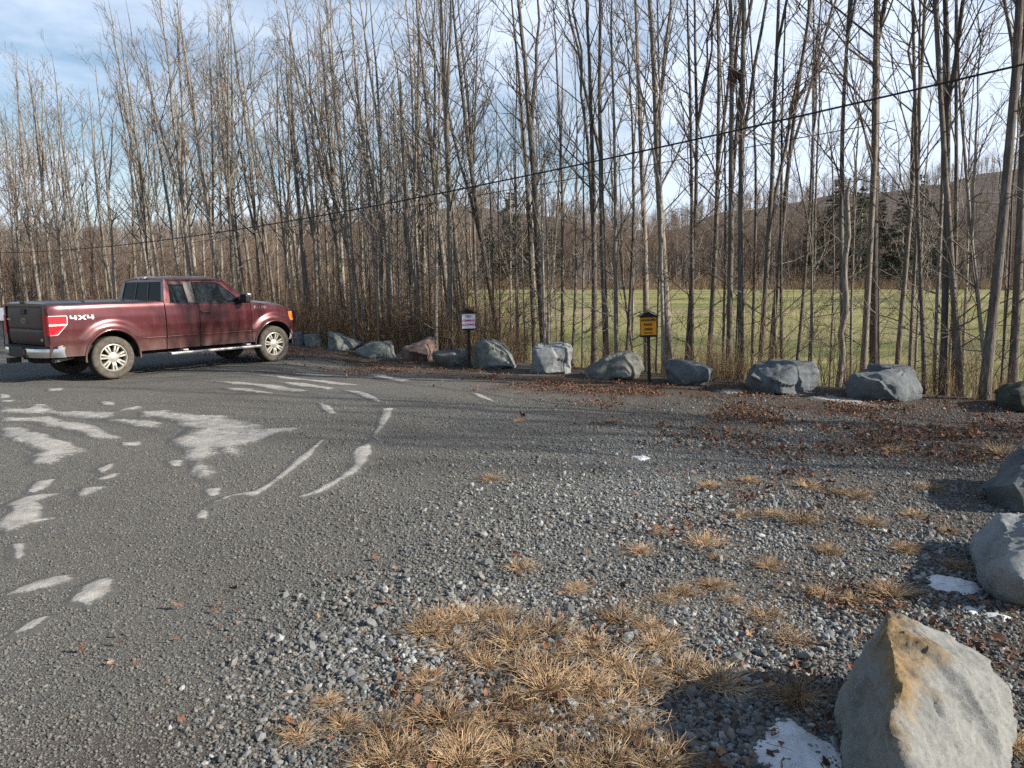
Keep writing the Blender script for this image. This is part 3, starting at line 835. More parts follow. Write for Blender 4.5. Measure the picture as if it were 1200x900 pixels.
TR_RZ = R(53.5)
def truck():
    root = empty('pickup_truck', (-8.43, 15.32, 0.008), TR_RZ)
    root.rotation_euler = (0, -0.0228, TR_RZ)
    tag(root, "maroon extended cab pickup truck with a hard bed cover, dusty sides", 'pickup truck')
    XF = 3.68; ZC = 0.415
    def part(name, V, F, m, smooth=False, parent=None):
        return link(name, mesh_py(name, V, F, m, smooth), parent or root)
    def sharp(o, a=32):
        for p in o.data.polygons: p.use_smooth = True
        try: o.data.set_sharp_from_angle(angle=R(a))
        except Exception: pass
        return o
    def box(name, c, s, m, parent=None, bev=0.01):
        bm = bmesh.new(); bmesh.ops.create_cube(bm, size=1)
        for v in bm.verts: v.co = Vector((c[0] + v.co.x * s[0], c[1] + v.co.y * s[1], c[2] + v.co.z * s[2]))
        if bev: bmesh.ops.bevel(bm, geom=bm.edges[:] + bm.verts[:], offset=min(bev, min(s) * 0.45), segments=2, affect='EDGES', profile=0.6)
        me = bpy.data.meshes.new(name); bm.to_mesh(me); bm.free(); me.materials.append(m)
        return link(name, me, parent or root)
    def grid(name, Pf, nu, nv, m, parent=None, thick=None, flip=False, ang=40):
        """surface Pf(u,v); thick = vector offset for a back skin with closed rim"""
        V = [Pf(i / nu, j / nv) for i in range(nu + 1) for j in range(nv + 1)]
        w = nv + 1
        F = [(i * w + j, (i + 1) * w + j, (i + 1) * w + j + 1, i * w + j + 1) for i in range(nu) for j in range(nv)]
        if thick is not None:
            n0 = len(V); tv = Vector(thick)
            V += [tuple(Vector(v) + tv) for v in V]
            F += [tuple(n0 + a for a in reversed(f)) for f in F[:nu * nv]]
            rim = [i * w for i in range(nu + 1)] + [nu * w + j for j in range(1, nv + 1)] + [i * w + nv for i in range(nu - 1, -1, -1)] + [j for j in range(nv - 1, 0, -1)]
            for a, b in zip(rim, rim[1:] + rim[:1]): F.append((b, a, n0 + a, n0 + b))
        bm = bmesh.new()
        for v in V: bm.verts.new(v)
        bm.verts.ensure_lookup_table()
        for f in F:
            try: bm.faces.new([bm.verts[i] for i in f])
            except ValueError: pass
        bmesh.ops.remove_doubles(bm, verts=bm.verts, dist=1e-5)
        bmesh.ops.recalc_face_normals(bm, faces=bm.faces)
        me = bpy.data.meshes.new(name); bm.to_mesh(me); bm.free(); me.materials.append(m)
        return sharp(link(name, me, parent or root), ang)

    def half(x, z):
        """half width of the body side"""
        y = np.interp(z, [0.42, 0.50, 0.72, 0.78, 1.0, 1.2, 1.38, 1.44, 1.48], [0.90, 0.945, 0.965, 0.985, 0.992, 0.985, 0.965, 0.95, 0.925])
        for xc in (0.0, XF):
            d = math.hypot(x - xc, z - ZC - 0.02)
            if z > 0.45:
                y += 0.042 * math.exp(-((max(0, d - 0.50)) / 0.17) ** 4) * (1 if d > 0.4 else 1)
        if x > 3.75: y -= 0.11 * ((x - 3.75) / 0.65) ** 2
        if x < -0.85: y -= 0.045 * ((-0.85 - x) / 0.3) ** 2
        return y
    RA = 0.515
    def zbot(x):
        b = 0.50
        for xc in (0.0, XF):
            d = abs(x - xc)
            if d < RA: b = max(b, ZC + 0.02 + math.sqrt(RA * RA - d * d))
        return b
    def ztop(x):
        return float(np.interp(x, [-1.3, 1.08, 1.1, 3.05, 3.15, 3.9, 4.2, 4.4], [1.465, 1.455, 1.42, 1.36, 1.385, 1.27, 1.185, 1.13]))
    def cols(x0, x1):
        xs = set(np.linspace(x0, x1, max(3, int((x1 - x0) / 0.05))).tolist())
        for xc in (0.0, XF):
            for a in np.linspace(0, math.pi, 25):
                q = xc + RA * math.cos(a) * 0.9995
                if x0 < q < x1: xs.add(q)
        xs = sorted(xs); out = [xs[0]]
        for q in xs[1:]:
            if q - out[-1] > 0.004: out.append(q)
        return out
    def side_panel(name, x0, x1, s, m=M_RED, label=None):
        xs = cols(x0, x1); nr = 26
        V = []; F = []
        for x in xs:
            a, b = zbot(x), ztop(x)
            for j in range(nr + 1):
                z = a + (b - a) * j / nr
                V.append((x, s * half(x, z), z))
        w = nr + 1
        F = [(i * w + j, (i + 1) * w + j, (i + 1) * w + j + 1, i * w + j + 1) for i in range(len(xs) - 1) for j in range(nr)]
        n0 = len(V)
        V += [(x, y - s * 0.03, z) for x, y, z in V]
        nu = len(xs) - 1
        rim = [i * w for i in range(nu + 1)] + [nu * w + j for j in range(1, nr + 1)] + [i * w + nr for i in range(nu - 1, -1, -1)] + [j for j in range(nr - 1, 0, -1)]
        for a, b in zip(rim, rim[1:] + rim[:1]): F.append((b, a, n0 + a, n0 + b))
        bm = bmesh.new()
        for v in V: bm.verts.new(v)
        bm.verts.ensure_lookup_table()
        for f in F: bm.faces.new([bm.verts[i] for i in f])
        bmesh.ops.delete(bm, geom=[v for v in bm.verts if not v.link_faces], context='VERTS')
        bmesh.ops.recalc_face_normals(bm, faces=bm.faces)
        me = bpy.data.meshes.new(name); bm.to_mesh(me); bm.free(); me.materials.append(m)
        o = sharp(link(name, me, root), 38)
        return o
    def surf(x, z, s, off):
        return (x, s * (half(x, z) + off), z)

    doors = {}
    for s in (-1, 1):
        bedp = side_panel('bed_side', -1.10, 1.085, s)
        rd = side_panel('rear_door', 1.105, 1.835, s)
        fd = side_panel('front_door', 1.847, 3.085, s)
        fen = side_panel('fender', 3.097, 4.36, s)
        # pressed line along the lower body
        def rub(nm, x0, x1, par):
            n = 14
            P = np.array([[surf(x0 + (x1 - x0) * i / n, 0.755, s, 0.002) for i in range(n + 1)]])
            V, F = tubes(P, np.full((1, n + 1), 0.009), 6)
            link(nm, mesh_np(nm, V, F, M_RED, True), par)
        rub('body_line', 0.56, 1.08, bedp); rub('body_line', 1.11, 1.83, rd); rub('body_line', 1.85, 3.08, fd)
        # wheel arch lips
        for xc, par in ((0.0, bedp), (XF, fen)):
            a = np.linspace(-0.12, math.pi + 0.12, 30)
            P = np.array([[(xc + (RA + 0.004) * math.cos(q), s * (half(xc + RA * math.cos(q), max(0.5, ZC + 0.02 + RA * math.sin(q))) + 0.002), ZC + 0.02 + (RA + 0.004) * math.sin(q)) for q in a]])
            V, F = tubes(P, np.full((1, 30), 0.022), 8)
            link('arch_lip', mesh_np('arch_lip', V, F, M_RED, True), par)
            # dark wheel well behind
            V = []; 
            for q in np.linspace(-0.1, math.pi + 0.1, 24):
                for yy in (0.93, 0.45):
                    V.append((xc + (RA + 0.012) * math.cos(q), s * yy, ZC + 0.02 + (RA + 0.012) * math.sin(q)))
            F = [(2 * i, 2 * i + 1, 2 * i + 3, 2 * i + 2) for i in range(23)]
            part('wheel_well', V, F, M_UND, True)
        # door handle
        hz = 1.20
        hd = box('handle_cup', (1.98, s * (half(1.98, hz) + 0.001), hz), (0.24, 0.012, 0.10), M_BLK, fd, 0.005)
        box('door_handle', (1.99, s * (half(1.98, hz) + 0.022), hz + 0.01), (0.20, 0.02, 0.032), M_RED, fd, 0.008)
        # running board with brackets
        rb = box('running_board', (2.18, s * 1.00, 0.405), (2.15, 0.17, 0.055), M_SIL, None, 0.02)
        box('step_pad', (2.18, s * 1.00, 0.436), (1.95, 0.11, 0.012), M_BLK, rb, 0.003)
        for bx in (1.45, 2.95): box('bracket', (bx, s * 0.93, 0.455), (0.12, 0.22, 0.04), M_SIL, rb)

    # ---- greenhouse sides with window openings
    def gh(x, z, s, off=0.0):
        t = (z - 1.38) / (1.915 - 1.38)
        return (x, s * (0.950 - 0.165 * t - 0.02 * t * t + off), z)
    out = [(1.10, 1.40), (3.10, 1.345), (3.12, 1.385), (2.99, 1.47), (2.52, 1.875), (2.40, 1.91), (1.33, 1.925), (1.20, 1.905)]
    w1 = [(1.235, 1.435), (1.625, 1.425), (1.600, 1.835), (1.295, 1.845)]
    w2 = [(1.800, 1.42), (2.86, 1.39), (2.85, 1.45), (2.46, 1.792), (2.37, 1.836), (1.795, 1.845)]
    pil = [(1.632, 1.42), (1.792, 1.415), (1.787, 1.85), (1.607, 1.85)]
    def poly_panel(name, loops, mapf, m, par, s, thick=0.03):
        L = [[Vector((a, b, 0)) for a, b in lp] for lp in loops]
        tri = geometry.tessellate_polygon(L)
        flat = [p for lp in loops for p in lp]
        V = [mapf(a, b, s, 0.0) for a, b in flat]; n0 = len(V)
        V += [mapf(a, b, s, -thick) for a, b in flat]
        F = [tuple(t) for t in tri]
        k = 0
        for lp in loops:
            for i in range(len(lp)):
                a, b = k + i, k + (i + 1) % len(lp)
                F.append((a, b, n0 + b, n0 + a))
            k += len(lp)
        bm = bmesh.new()
        for v in V: bm.verts.new(v)
        bm.verts.ensure_lookup_table()
        for f in F:
            try: bm.faces.new([bm.verts[i] for i in f])
            except ValueError: pass
        bmesh.ops.recalc_face_normals(bm, faces=bm.faces)
        me = bpy.data.meshes.new(name); bm.to_mesh(me); bm.free(); me.materials.append(m)
        return link(name, me, par)
    def shrink(lp, d):
        cx = sum(p[0] for p in lp) / len(lp); cz = sum(p[1] for p in lp) / len(lp)
        return [(cx + (x - cx) * d, cz + (z - cz) * d) for x, z in lp]
    for s in (-1, 1):
        cs = poly_panel('cab_side', [out, list(reversed(w1)), list(reversed(w2))], gh, M_RED, root, s, 0.05)
        for nm, lp in (('rear_door_window', w1), ('front_door_window', w2)):
            poly_panel(nm, [shrink(lp, 1.01)], lambda a, b, s_, o: gh(a, b, s_, o - 0.014), M_GLS, cs, s, 0.008)
        poly_panel('door_pillar', [pil], lambda a, b, s_, o: gh(a, b, s_, o + 0.006), M_PIL, cs, s, 0.02)
        # rain visor
        poly_panel('rain_visor', [[(1.27, 1.80), (1.61, 1.795), (1.60, 1.852), (1.29, 1.862)]], lambda a, b, s_, o: gh(a, b, s_, o + 0.018), M_BLK, cs, s, 0.01)
        # belt trim
        P = np.array([[gh(1.22 + 1.66 * i / 12, 1.425 - 0.045 * i / 12, s, 0.006) for i in range(13)]])
        V, F = tubes(P, np.full((1, 13), 0.010), 6); link('belt_trim', mesh_np('belt_trim', V, F, M_BLK, True), cs)
        # mirror
        mr = box('wing_mirror', (2.86, s * 1.13, 1.475), (0.13, 0.24, 0.20), M_BLK, None, 0.04)
        box('mirror_cap', (2.905, s * 1.135, 1.54), (0.10, 0.21, 0.11), M_CHR, mr, 0.035)
        box('mirror_arm', (2.86, s * 0.98, 1.41), (0.09, 0.14, 0.06), M_BLK, mr, 0.02)
    # ---- rear cab wall: window of three panes
    def rw(y, z, s, off=0.0):
        t = (z - 1.38) / (1.915 - 1.38)
        return (1.10 + 0.10 * t - off, y, z)
    outer = [(-0.945, 1.38), (0.945, 1.38), (0.79, 1.90), (0.70, 1.925), (-0.70, 1.925), (-0.79, 1.90)]
    hole = [(-0.80, 1.46), (-0.71, 1.855), (0.71, 1.855), (0.80, 1.46)]
    cb = poly_panel('cab_back', [outer, hole], rw, M_RED, root, 1, 0.04)
    for y0, y1, k in ((-0.79, -0.27, 'rear_window_pane'), (-0.255, 0.255, 'rear_window_pane'), (0.27, 0.79, 'rear_window_pane')):
        t0 = lambda y: y * 0.885
        poly_panel(k, [[(y0, 1.455), (y1, 1.455), (t0(y1), 1.86), (t0(y0), 1.86)]], lambda a, b, s_, o: rw(a, b, s_, o - 0.012), M_RGL, cb, 1, 0.006)
    for y in (-0.262, 0.262):
        poly_panel('window_divider', [[(y - 0.014, 1.455), (y + 0.014, 1.455), (y * 0.885 + 0.014, 1.86), (y * 0.885 - 0.014, 1.86)]], lambda a, b, s_, o: rw(a, b, s_, o), M_PIL, cb, 1, 0.02)
    # ---- roof
    def roofp(u, v):
        x = 1.185 + 1.37 * u; y = -0.80 + 1.60 * v
        e = abs(y) / 0.80
        z = 1.905 + 0.075 * (1 - e ** 3.2)
        if u < 0.12: z -= 0.03 * ((0.12 - u) / 0.12) ** 2
        if u > 0.75: z -= 0.05 * ((u - 0.75) / 0.25) ** 2
        return (x, y * (1.0 if e < 1 else 0.995), z)
    rf = grid('roof', roofp, 18, 24, M_RED, None, (0, 0, -0.03))
    bl = box('high_brake_light', (1.185, 0, 1.94), (0.06, 0.30, 0.05), M_TLW, rf, 0.012)
    box('brake_lens', (1.157, 0, 1.94), (0.012, 0.12, 0.03), M_TLR, bl, 0.003)
    # ---- windscreen, hood, nose
    grid('windscreen', lambda u, v: (3.08 - 0.54 * u + 0.10 * (1 - (2 * v - 1) ** 2), (-0.86 + 1.72 * v) * (1 - 0.13 * u), 1.40 + 0.50 * u), 6, 14, M_GLS, None, (-0.02, 0, -0.02))
    for s in (-1, 1):
        P = np.array([[(3.09 - 0.57 * u, s * (0.905 - 0.13 * u), 1.39 + 0.495 * u) for u in np.linspace(0, 1, 8)]])
        V, F = tubes(P, np.full((1, 8), 0.027), 8); link('windscreen_pillar', mesh_np('windscreen_pillar', V, F, M_RED, True), root)
    def hoodp(u, v):
        y = -0.885 + 1.77 * v; e = abs(y) / 0.885
        x = 3.08 + (1.32 - 0.20 * e ** 2.5) * u
        z = ztop(3.15 + (x - 3.08) * 0.82) + 0.075 * (1 - e ** 4) + 0.022 * math.exp(-((e - 0.55) / 0.12) ** 2) - 0.10 * max(0, u - 0.85) ** 2 / 0.0225 * 0.5
        return (x, y * (1 - 0.05 * u * u), z)
    grid('hood', hoodp, 20, 26, M_RED, None, (0, 0, -0.04))
    gr = grid('grille', lambda u, v: (4.42 - 0.10 * (abs(2 * v - 1)) ** 2.5 - 0.03 * u, -0.62 + 1.24 * v, 0.78 + 0.42 * u), 6, 14, M_CHR, None, (-0.05, 0, 0))
    for z in (0.86, 0.98, 1.10): box('grille_bar', (4.405, 0, z), (0.04, 1.05, 0.035), M_BLK, gr)
    for s in (-1, 1):
        hl = grid('headlight', lambda u, v: (4.36 - 0.27 * v ** 2.2 - 0.02 * u, s * (0.60 + 0.305 * v), 0.93 + 0.26 * u - 0.05 * v * (1 - u)), 5, 12, M_TLW, None, (-0.06, 0, 0))
        grid('turn_signal', lambda u, v: (4.255 - 0.125 * v - 0.035 * u, s * (half(4.255 - 0.125 * v, 1.05) + 0.007), 0.94 + 0.21 * u + 0.02 * (1 - v) * 0), 5, 6, M_AMB, hl, (0, -s * 0.03, 0))
        box('nose_panel', (4.20, s * 0.70, 0.82), (0.22, 0.32, 0.16), M_RED)
    grid('front_bumper', lambda u, v: (4.60 - 0.42 * abs(2 * v - 1) ** 3.0 - 0.05 * (2 * u - 1) ** 2, -0.97 + 1.94 * v, 0.50 + 0.26 * u), 6, 22, M_SIL, None, (-0.06, 0, 0))
    box('air_dam', (4.25, 0, 0.43), (0.25, 1.6, 0.16), M_BLK)
    # ---- bed cover, tailgate, tail lights, bumper
    def lid(u, v):
        x = -1.125 + 2.21 * u; y = -0.945 + 1.89 * v
        e = abs(2 * v - 1); f = abs(2 * u - 1)
        z = 1.515 - 0.035 * e ** 8 - 0.035 * f ** 14
        return (x, y * (1 - 0.025 * f ** 10), z)
    ld = grid('bed_cover', lid, 24, 26, M_LID, None, (0, 0, -0.045))
    for x in (-0.42, 0.34): box('cover_seam', (x, 0, 1.513), (0.02, 1.84, 0.012), M_BLK, ld, 0.003)
    box('cover_latch', (-1.115, 0.0, 1.495), (0.05, 0.22, 0.05), M_BLK, ld, 0.012)
    def gate(u, v):
        y = -0.80 + 1.60 * v; z = 0.72 + 0.735 * u
        x = -1.205 - 0.028 * (1 - (2 * u - 1) ** 4) + 0.012 * math.exp(-((z - 1.00) / 0.018) ** 2) + 0.03 * abs(2 * v - 1) ** 10
        if z > 1.40: x -= 0.018 * (z - 1.40) / 0.05
        return (x, y, z)
    gt = grid('tailgate', gate, 34, 24, M_GATE, None, (0.06, 0, 0))
    gt.location.x = 0.10
    box('tailgate_handle', (-1.238, 0.0, 1.33), (0.02, 0.20, 0.10), M_BLK, gt, 0.008)
    # oval emblem
    def oval(nm, a, b, x, m, par, z=1.16, y=0):
        n = 28; V = [(x, y + a * math.cos(q * 2 * math.pi / n), z + b * math.sin(q * 2 * math.pi / n)) for q in range(n)]
        V += [(x + 0.012, p[1], p[2]) for p in V]
        F = [tuple(range(n))] + [(i, (i + 1) % n, n + (i + 1) % n, n + i) for i in range(n)]
        return link(nm, mesh_py(nm, V, F, m), par)
    em = oval('oval_emblem', 0.115, 0.048, -1.242, M_SIL, gt)
    oval('emblem_field', 0.100, 0.037, -1.2445, plain("emblem_blue", (0.02, 0.03, 0.08), 0.3), em)
    box('gate_badge', (-1.236, 0.66, 1.18), (0.006, 0.16, 0.03), M_SIL, gt, 0.002)
    box('gate_sticker', (-1.234, -0.70, 0.82), (0.006, 0.09, 0.05), plain("sticker", (0.45, 0.38, 0.20), 0.6), gt, 0.002)
    for s in (-1, 1):
        # rear corner post of the bed
        def corner(u, v):
            a = v * math.pi / 2; z = 0.70 + 0.76 * u
            return (-1.195 - 0.035 * math.cos(a) ** 0.8 * (1), s * (0.80 + 0.135 * math.sin(a) ** 0.9), z)
        grid('bed_corner', corner, 12, 8, M_RED, None, (0.03, 0, 0)).location.x = 0.10
        # tail light: frame and three lenses wrapping the corner
        tl = [(-1.205, 1.258), (-0.905, 1.258), (-0.892, 1.23), (-0.900, 1.10), (-1.075, 0.91), (-1.205, 0.90)]
        tm = lambda a, b, s_, o: (a, s_ * (half(a + 0.1, b) + 0.016 + o), b)
        fr = poly_panel('tail_light', [tl], tm, M_TLW, root, s, 0.03)
        fr.location.x = 0.10
        tm2 = lambda a, b, s_, o: (a, s_ * (half(a + 0.1, b) + 0.021 + o), b)
        poly_panel('red_lens', [[(-1.203, 1.250), (-0.918, 1.246), (-0.910, 1.225), (-0.914, 1.110), (-1.203, 1.110)]], tm2, M_TLR, fr, s, 0.012)
        poly_panel('red_lens', [[(-1.203, 1.075), (-0.938, 1.075), (-1.085, 0.922), (-1.203, 0.906)]], tm2, M_TLR, fr, s, 0.012)
        # wrap of the lamp round onto the rear face
        grid('rear_lens', lambda u, v: (-1.205 - 0.034 * math.cos(v * math.pi / 2), s * (0.805 + 0.150 * math.sin(v * math.pi / 2)), 0.90 + 0.355 * u), 4, 6, M_TLR, fr, (0.02, 0, 0))
    # step bumper
    bp = grid('rear_bumper', lambda u, v: (-1.40 + 0.34 * abs(2 * v - 1) ** 5.0 + 0.02 * (2 * u - 1) ** 2, -1.005 + 2.01 * v, 0.50 + 0.19 * u), 6, 40, M_CHR, None, (0.07, 0, 0))
    grid('bumper_step', lambda u, v: (-1.395 + 0.20 * u + (0.30 - 0.2 * u) * abs(2 * v - 1) ** 5, -0.99 + 1.98 * v, 0.695 + 0.012 * u), 4, 30, M_BLK, bp, (0, 0, -0.03))
    bp.location.x = 0.10
    box('plate_recess', (-1.405, 0, 0.59), (0.03, 0.62, 0.19), M_BLK, bp, 0.01)
    box('bumper_marker', (-1.412, -0.34, 0.60), (0.012, 0.05, 0.10), plain("rust_red", (0.22, 0.07, 0.04), 0.6), bp, 0.003)
    box('tow_hitch', (-1.36, 0.0, 0.44), (0.22, 0.10, 0.10), M_UND)
    # ---- underside
    box('underbody', (1.55, 0, 0.60), (5.2, 1.72, 0.16), M_UND, None, 0.02)
    for s in (-1, 1): box('frame_rail', (1.5, s * 0.48, 0.48), (5.0, 0.10, 0.16), M_UND)
    for xc in (0.0, XF): 
        P = np.array([[(xc, -0.8, ZC), (xc, 0, ZC - 0.01), (xc, 0.8, ZC)]])
        V, F = tubes(P, np.array([[0.05, 0.11, 0.05]]), 10); link('axle', mesh_np('axle', V, F, M_UND, True), root)
    P = np.array([[(-0.60, -0.62, 0.46), (-0.80, -0.72, 0.45), (-1.02, -0.80, 0.43)]])
    V, F = tubes(P, np.full((1, 3), 0.038), 12); link('exhaust_pipe', mesh_np('exhaust_pipe', V, F, M_SIL, True), root)
    def lathe(name, prof, n, m, parent, c=(0, 0, 0), axis='y', s=1):
        V = []; F = []
        for i in range(n):
            a = 2 * math.pi * i / n
            for (rr, yy) in prof:
                if axis == 'y': V.append((c[0] + rr * math.cos(a), c[1] + s * yy, c[2] + rr * math.sin(a)))
                else: V.append((c[0] + rr * math.cos(a), c[1] + rr * math.sin(a), c[2] + yy))
        k = len(prof)
        for i in range(n):
            for j in range(k - 1):
                F.append((i * k + j, i * k + j + 1, ((i + 1) % n) * k + j + 1, ((i + 1) % n) * k + j))
        return sharp(link(name, mesh_py(name, V, F, m), parent), 40)
    lathe('spare_tyre', [(0.10, 0.10), (0.22, 0.10), (0.30, 0.11), (0.36, 0.08), (0.375, 0), (0.36, -0.08), (0.30, -0.11), (0.22, -0.10), (0.10, -0.10)], 40, M_TRD, root, (-0.72, 0.05, 0.46), 'z')
    # ---- wheels
    for xc in (0.0, XF):
        for s in (-1, 1):
            wh = empty('wheel', (xc, s * 0.845, ZC)); wh.parent = root
            ty = lathe('tyre', [(0.255, -0.12), (0.33, -0.135), (0.385, -0.13), (0.408, -0.10), (0.413, -0.05), (0.413, 0.05), (0.408, 0.10), (0.385, 0.13), (0.36, 0.136), (0.33, 0.138), (0.29, 0.134), (0.262, 0.122), (0.250, 0.10)], 64, M_TYR, wh, (0, 0, 0), 'y', s)
            ty.data.materials.append(M_TRD)
            # tread blocks
            bm = bmesh.new(); bm.from_mesh(ty.data)
            for f in bm.faces:
                c = f.calc_center_median()
                if math.hypot(c.x, c.z) > 0.403: f.material_index = 1
            bm.to_mesh(ty.data); bm.free()
            V = []; F = []
            for i in range(46):
                a0 = 2 * math.pi * i / 46; a1 = a0 + 2 * math.pi / 46 * 0.62
                for y0, y1 in ((-0.105, -0.055), (-0.045, 0.0), (0.01, 0.055), (0.065, 0.112)):
                    b0 = len(V)
                    for a in (a0, a1):
                        for r_ in (0.405, 0.4205):
                            for yy in (y0, y1):
                                V.append((r_ * math.cos(a + yy), s * yy, r_ * math.sin(a + yy)))
                    F += [(b0 + i_ for i_ in q) for q in ((0, 1, 3, 2), (4, 6, 7, 5), (2, 3, 7, 6), (0, 2, 6, 4), (1, 5, 7, 3))]
            F = [tuple(f) for f in F]
            link('tread', mesh_py('tread', V, F, M_TRD), wh)
            rim = lathe('rim', [(0.255, -0.10), (0.258, 0.10), (0.262, 0.122), (0.250, 0.126), (0.238, 0.112), (0.232, 0.07), (0.232, -0.05)], 56, M_RIM, wh, (0, 0, 0), 'y', s)
            lathe('brake_disc', [(0.05, 0.02), (0.19, 0.02), (0.232, 0.0)], 40, M_UND, wh, (0, 0, 0), 'y', s)
            for i in range(7):
                V = []; F = []
                for dd in (-0.115, 0.115):
                    a = 2 * math.pi * i / 7 + 0.3
                    a_in, a_out = a + dd * 1.55, a + dd * 1.22
                    b0 = len(V)
                    for rr, aa, hw, yy in ((0.075, a_in, 0.020, 0.098), (0.150, (a_in + a_out) / 2, 0.0185, 0.112), (0.240, a_out, 0.021, 0.110)):
                        cx, cz = rr * math.cos(aa), rr * math.sin(aa)
                        nx, nz_ = -math.sin(aa), math.cos(aa)
                        for q, yo in ((-1, -0.012), (-0.75, 0), (0.75, 0), (1, -0.012), (1, -0.05), (-1, -0.05)):
                            V.append((cx + nx * hw * q, s * (yy + yo), cz + nz_ * hw * q))
                    for j in range(2):
                        for q in range(6):
                            F.append((b0 + j * 6 + q, b0 + j * 6 + (q + 1) % 6, b0 + (j + 1) * 6 + (q + 1) % 6, b0 + (j + 1) * 6 + q))
                link('spoke', mesh_py('spoke', V, F, M_RIM), wh)
            hb = lathe('hub', [(0.0, 0.118), (0.055, 0.117), (0.062, 0.112), (0.075, 0.110), (0.098, 0.100), (0.102, 0.06)], 32, M_RIM, wh, (0, 0, 0), 'y', s)
    # ---- 4X4 decal and fender badge
    def glyphs(name, polys, x0, z0, sx, sz, s, m, par):
        V = []; F = []
        for poly in polys:
            b0 = len(V); n = len(poly)
            for off in (0.006, 0.001):
                for a, b in poly:
                    x = x0 + a * sx; z = z0 + b * sz
                    V.append((x, s * (half(x, z) + off), z))
            tri = geometry.tessellate_polygon([[Vector((a, b, 0)) for a, b in poly]])
            F += [tuple(b0 + i for i in t) for t in tri]
            F += [(b0 + i, b0 + (i + 1) % n, b0 + n + (i + 1) % n, b0 + n + i) for i in range(n)]
        return link(name, mesh_py(name, V, F, m), par)
    four_a = [(0, 1), (0.055, 1), (0.055, 0.5), (0.19, 0.5), (0.19, 1), (0.26, 1), (0.26, 0.5), (0.29, 0.5), (0.29, 0.28), (0.26, 0.28), (0.26, 0), (0.19, 0), (0.19, 0.28), (0, 0.28)]
    four_b = [(a + 0.71, b) for a, b in four_a]
    ex = [(0.32, 1), (0.41, 1), (0.50, 0.66), (0.59, 1), (0.68, 1), (0.555, 0.5), (0.68, 0), (0.59, 0), (0.50, 0.34), (0.41, 0), (0.32, 0), (0.445, 0.5)]
    sides_ = [o for o in root.children if o.name.startswith('bed_side')]
    for s, par in ((-1, sides_[0]), (1, sides_[1])):
        gl = glyphs('four_by_four_decal', [four_a, ex, four_b] if s < 0 else [[(1 - a, b) for a, b in reversed(p)] for p in (four_a, ex, four_b)], -0.745, 1.172, 0.43, 0.082, s, M_DEC, par)
    fens = [o for o in root.children if o.name.startswith('fender')]
    fb = text_mesh('fender_badge', "F-150", 0.085, 0.004, M_SIL, fens[0], spacing=1.1)
    fb.location = (3.16, -(half(3.25, 1.26) + 0.006), 1.245); fb.rotation_euler = (R(90), 0, 0); fb.scale = (1.5, 1, 1)
    return root
truck()

#SECTION signs
# ------------------------------------------------------------------ SIGNS
M_SGB = plain("black_painted_wood", (0.016, 0.015, 0.015), 0.75, 0, 0.3, 0.4, 20)
M_SGW = plain("white_sign_paint", (0.72, 0.74, 0.78), 0.6, 0, 0.3, 0.06, 12)
M_SGY = plain("yellow_sign_paint", (0.66, 0.27, 0.010), 0.6, 0, 0.3, 0.12, 12)
M_LRED = plain("red_letters", (0.55, 0.03, 0.08), 0.6)
M_LBLK = plain("black_letters", (0.02, 0.015, 0.012), 0.6)
M_ROOF = plain("weathered_roof", (0.09, 0.085, 0.085), 0.8)

def sign(name, px, base_py, m_panel, m_letters, lines, label, yaw, tilt, sizes, roof_m):
    g = G(px, base_py)
    root = empty(name, (g.x, g.y, 0), yaw)
    root.rotation_euler = (0, tilt, yaw)
    tag(root, label, 'sign', "small roofed sign boxes on black posts")
    def bx(nm, c, s, m, parent=root, rx=0, ry=0, bev=0.006):
        bm = bmesh.new(); bmesh.ops.create_cube(bm, size=1)
        for v in bm.verts: v.co = Vector((v.co.x * s[0], v.co.y * s[1], v.co.z * s[2]))
        bmesh.ops.bevel(bm, geom=bm.edges[:], offset=bev, segments=1, affect='EDGES')
        me = bpy.data.meshes.new(nm); bm.to_mesh(me); bm.free(); me.materials.append(m)
        o = link(nm, me, parent, c); o.rotation_euler = (rx, ry, 0); return o
    bx('post', (0, 0.03, 0.40), (0.062, 0.062, 1.20), M_SGB)
    bk = bx('back_box', (0, 0.03, 1.055), (0.305, 0.10, 0.37), M_SGB)
    bx('ledge', (0, -0.025, 0.868), (0.305, 0.05, 0.028), M_SGB, bk) if False else bx('ledge', (0, -0.03, 0.868), (0.30, 0.035, 0.028), M_SGB)
    pn = bx('panel', (0, -0.028, 1.052), (0.285, 0.014, 0.325), m_panel, bev=0.003)
    ang = math.atan2(0.10, 0.20)
    for sgn in (-1, 1):
        bx('roof_board', (sgn * 0.100, 0.0, 1.288), (0.245, 0.22, 0.018), roof_m, ry=sgn * ang, bev=0.004)
    V = [(-0.185, -0.07, 1.225), (0.185, -0.07, 1.225), (0, -0.07, 1.318), (-0.185, 0.075, 1.225), (0.185, 0.075, 1.225), (0, 0.075, 1.318)]
    link('gable', mesh_py('gable', V, [(0, 1, 2), (5, 4, 3), (0, 3, 4, 1)], M_SGB), root)
    for (txt, z, size) in lines:
        o = text_mesh('lettering', txt, size, 0.0015, m_letters, root, 0.0022, True)
        o.location = (0, -0.0385, z); o.rotation_euler = (R(90), 0, 0)
    return root

sign('white_sign', 550.5, 432, M_SGW, M_LRED, [("NO", 1.135, 0.072), ("CAMPING", 1.045, 0.062), ("ALLOWED", 0.955, 0.062)],
     "white sign with red letters under a black gable on a post", R(4), R(-1.2), None, M_SGB)
sign('yellow_sign', 761, 449, M_SGY, M_LBLK, [("ANGLERS", 1.145, 0.062), ("PARK", 1.062, 0.064), ("HERE", 0.978, 0.064), ("FISH & BOAT", 0.922, 0.026)],
     "yellow sign with black letters under a small gable roof on a post", R(-9), R(-2.2), None, M_ROOF)

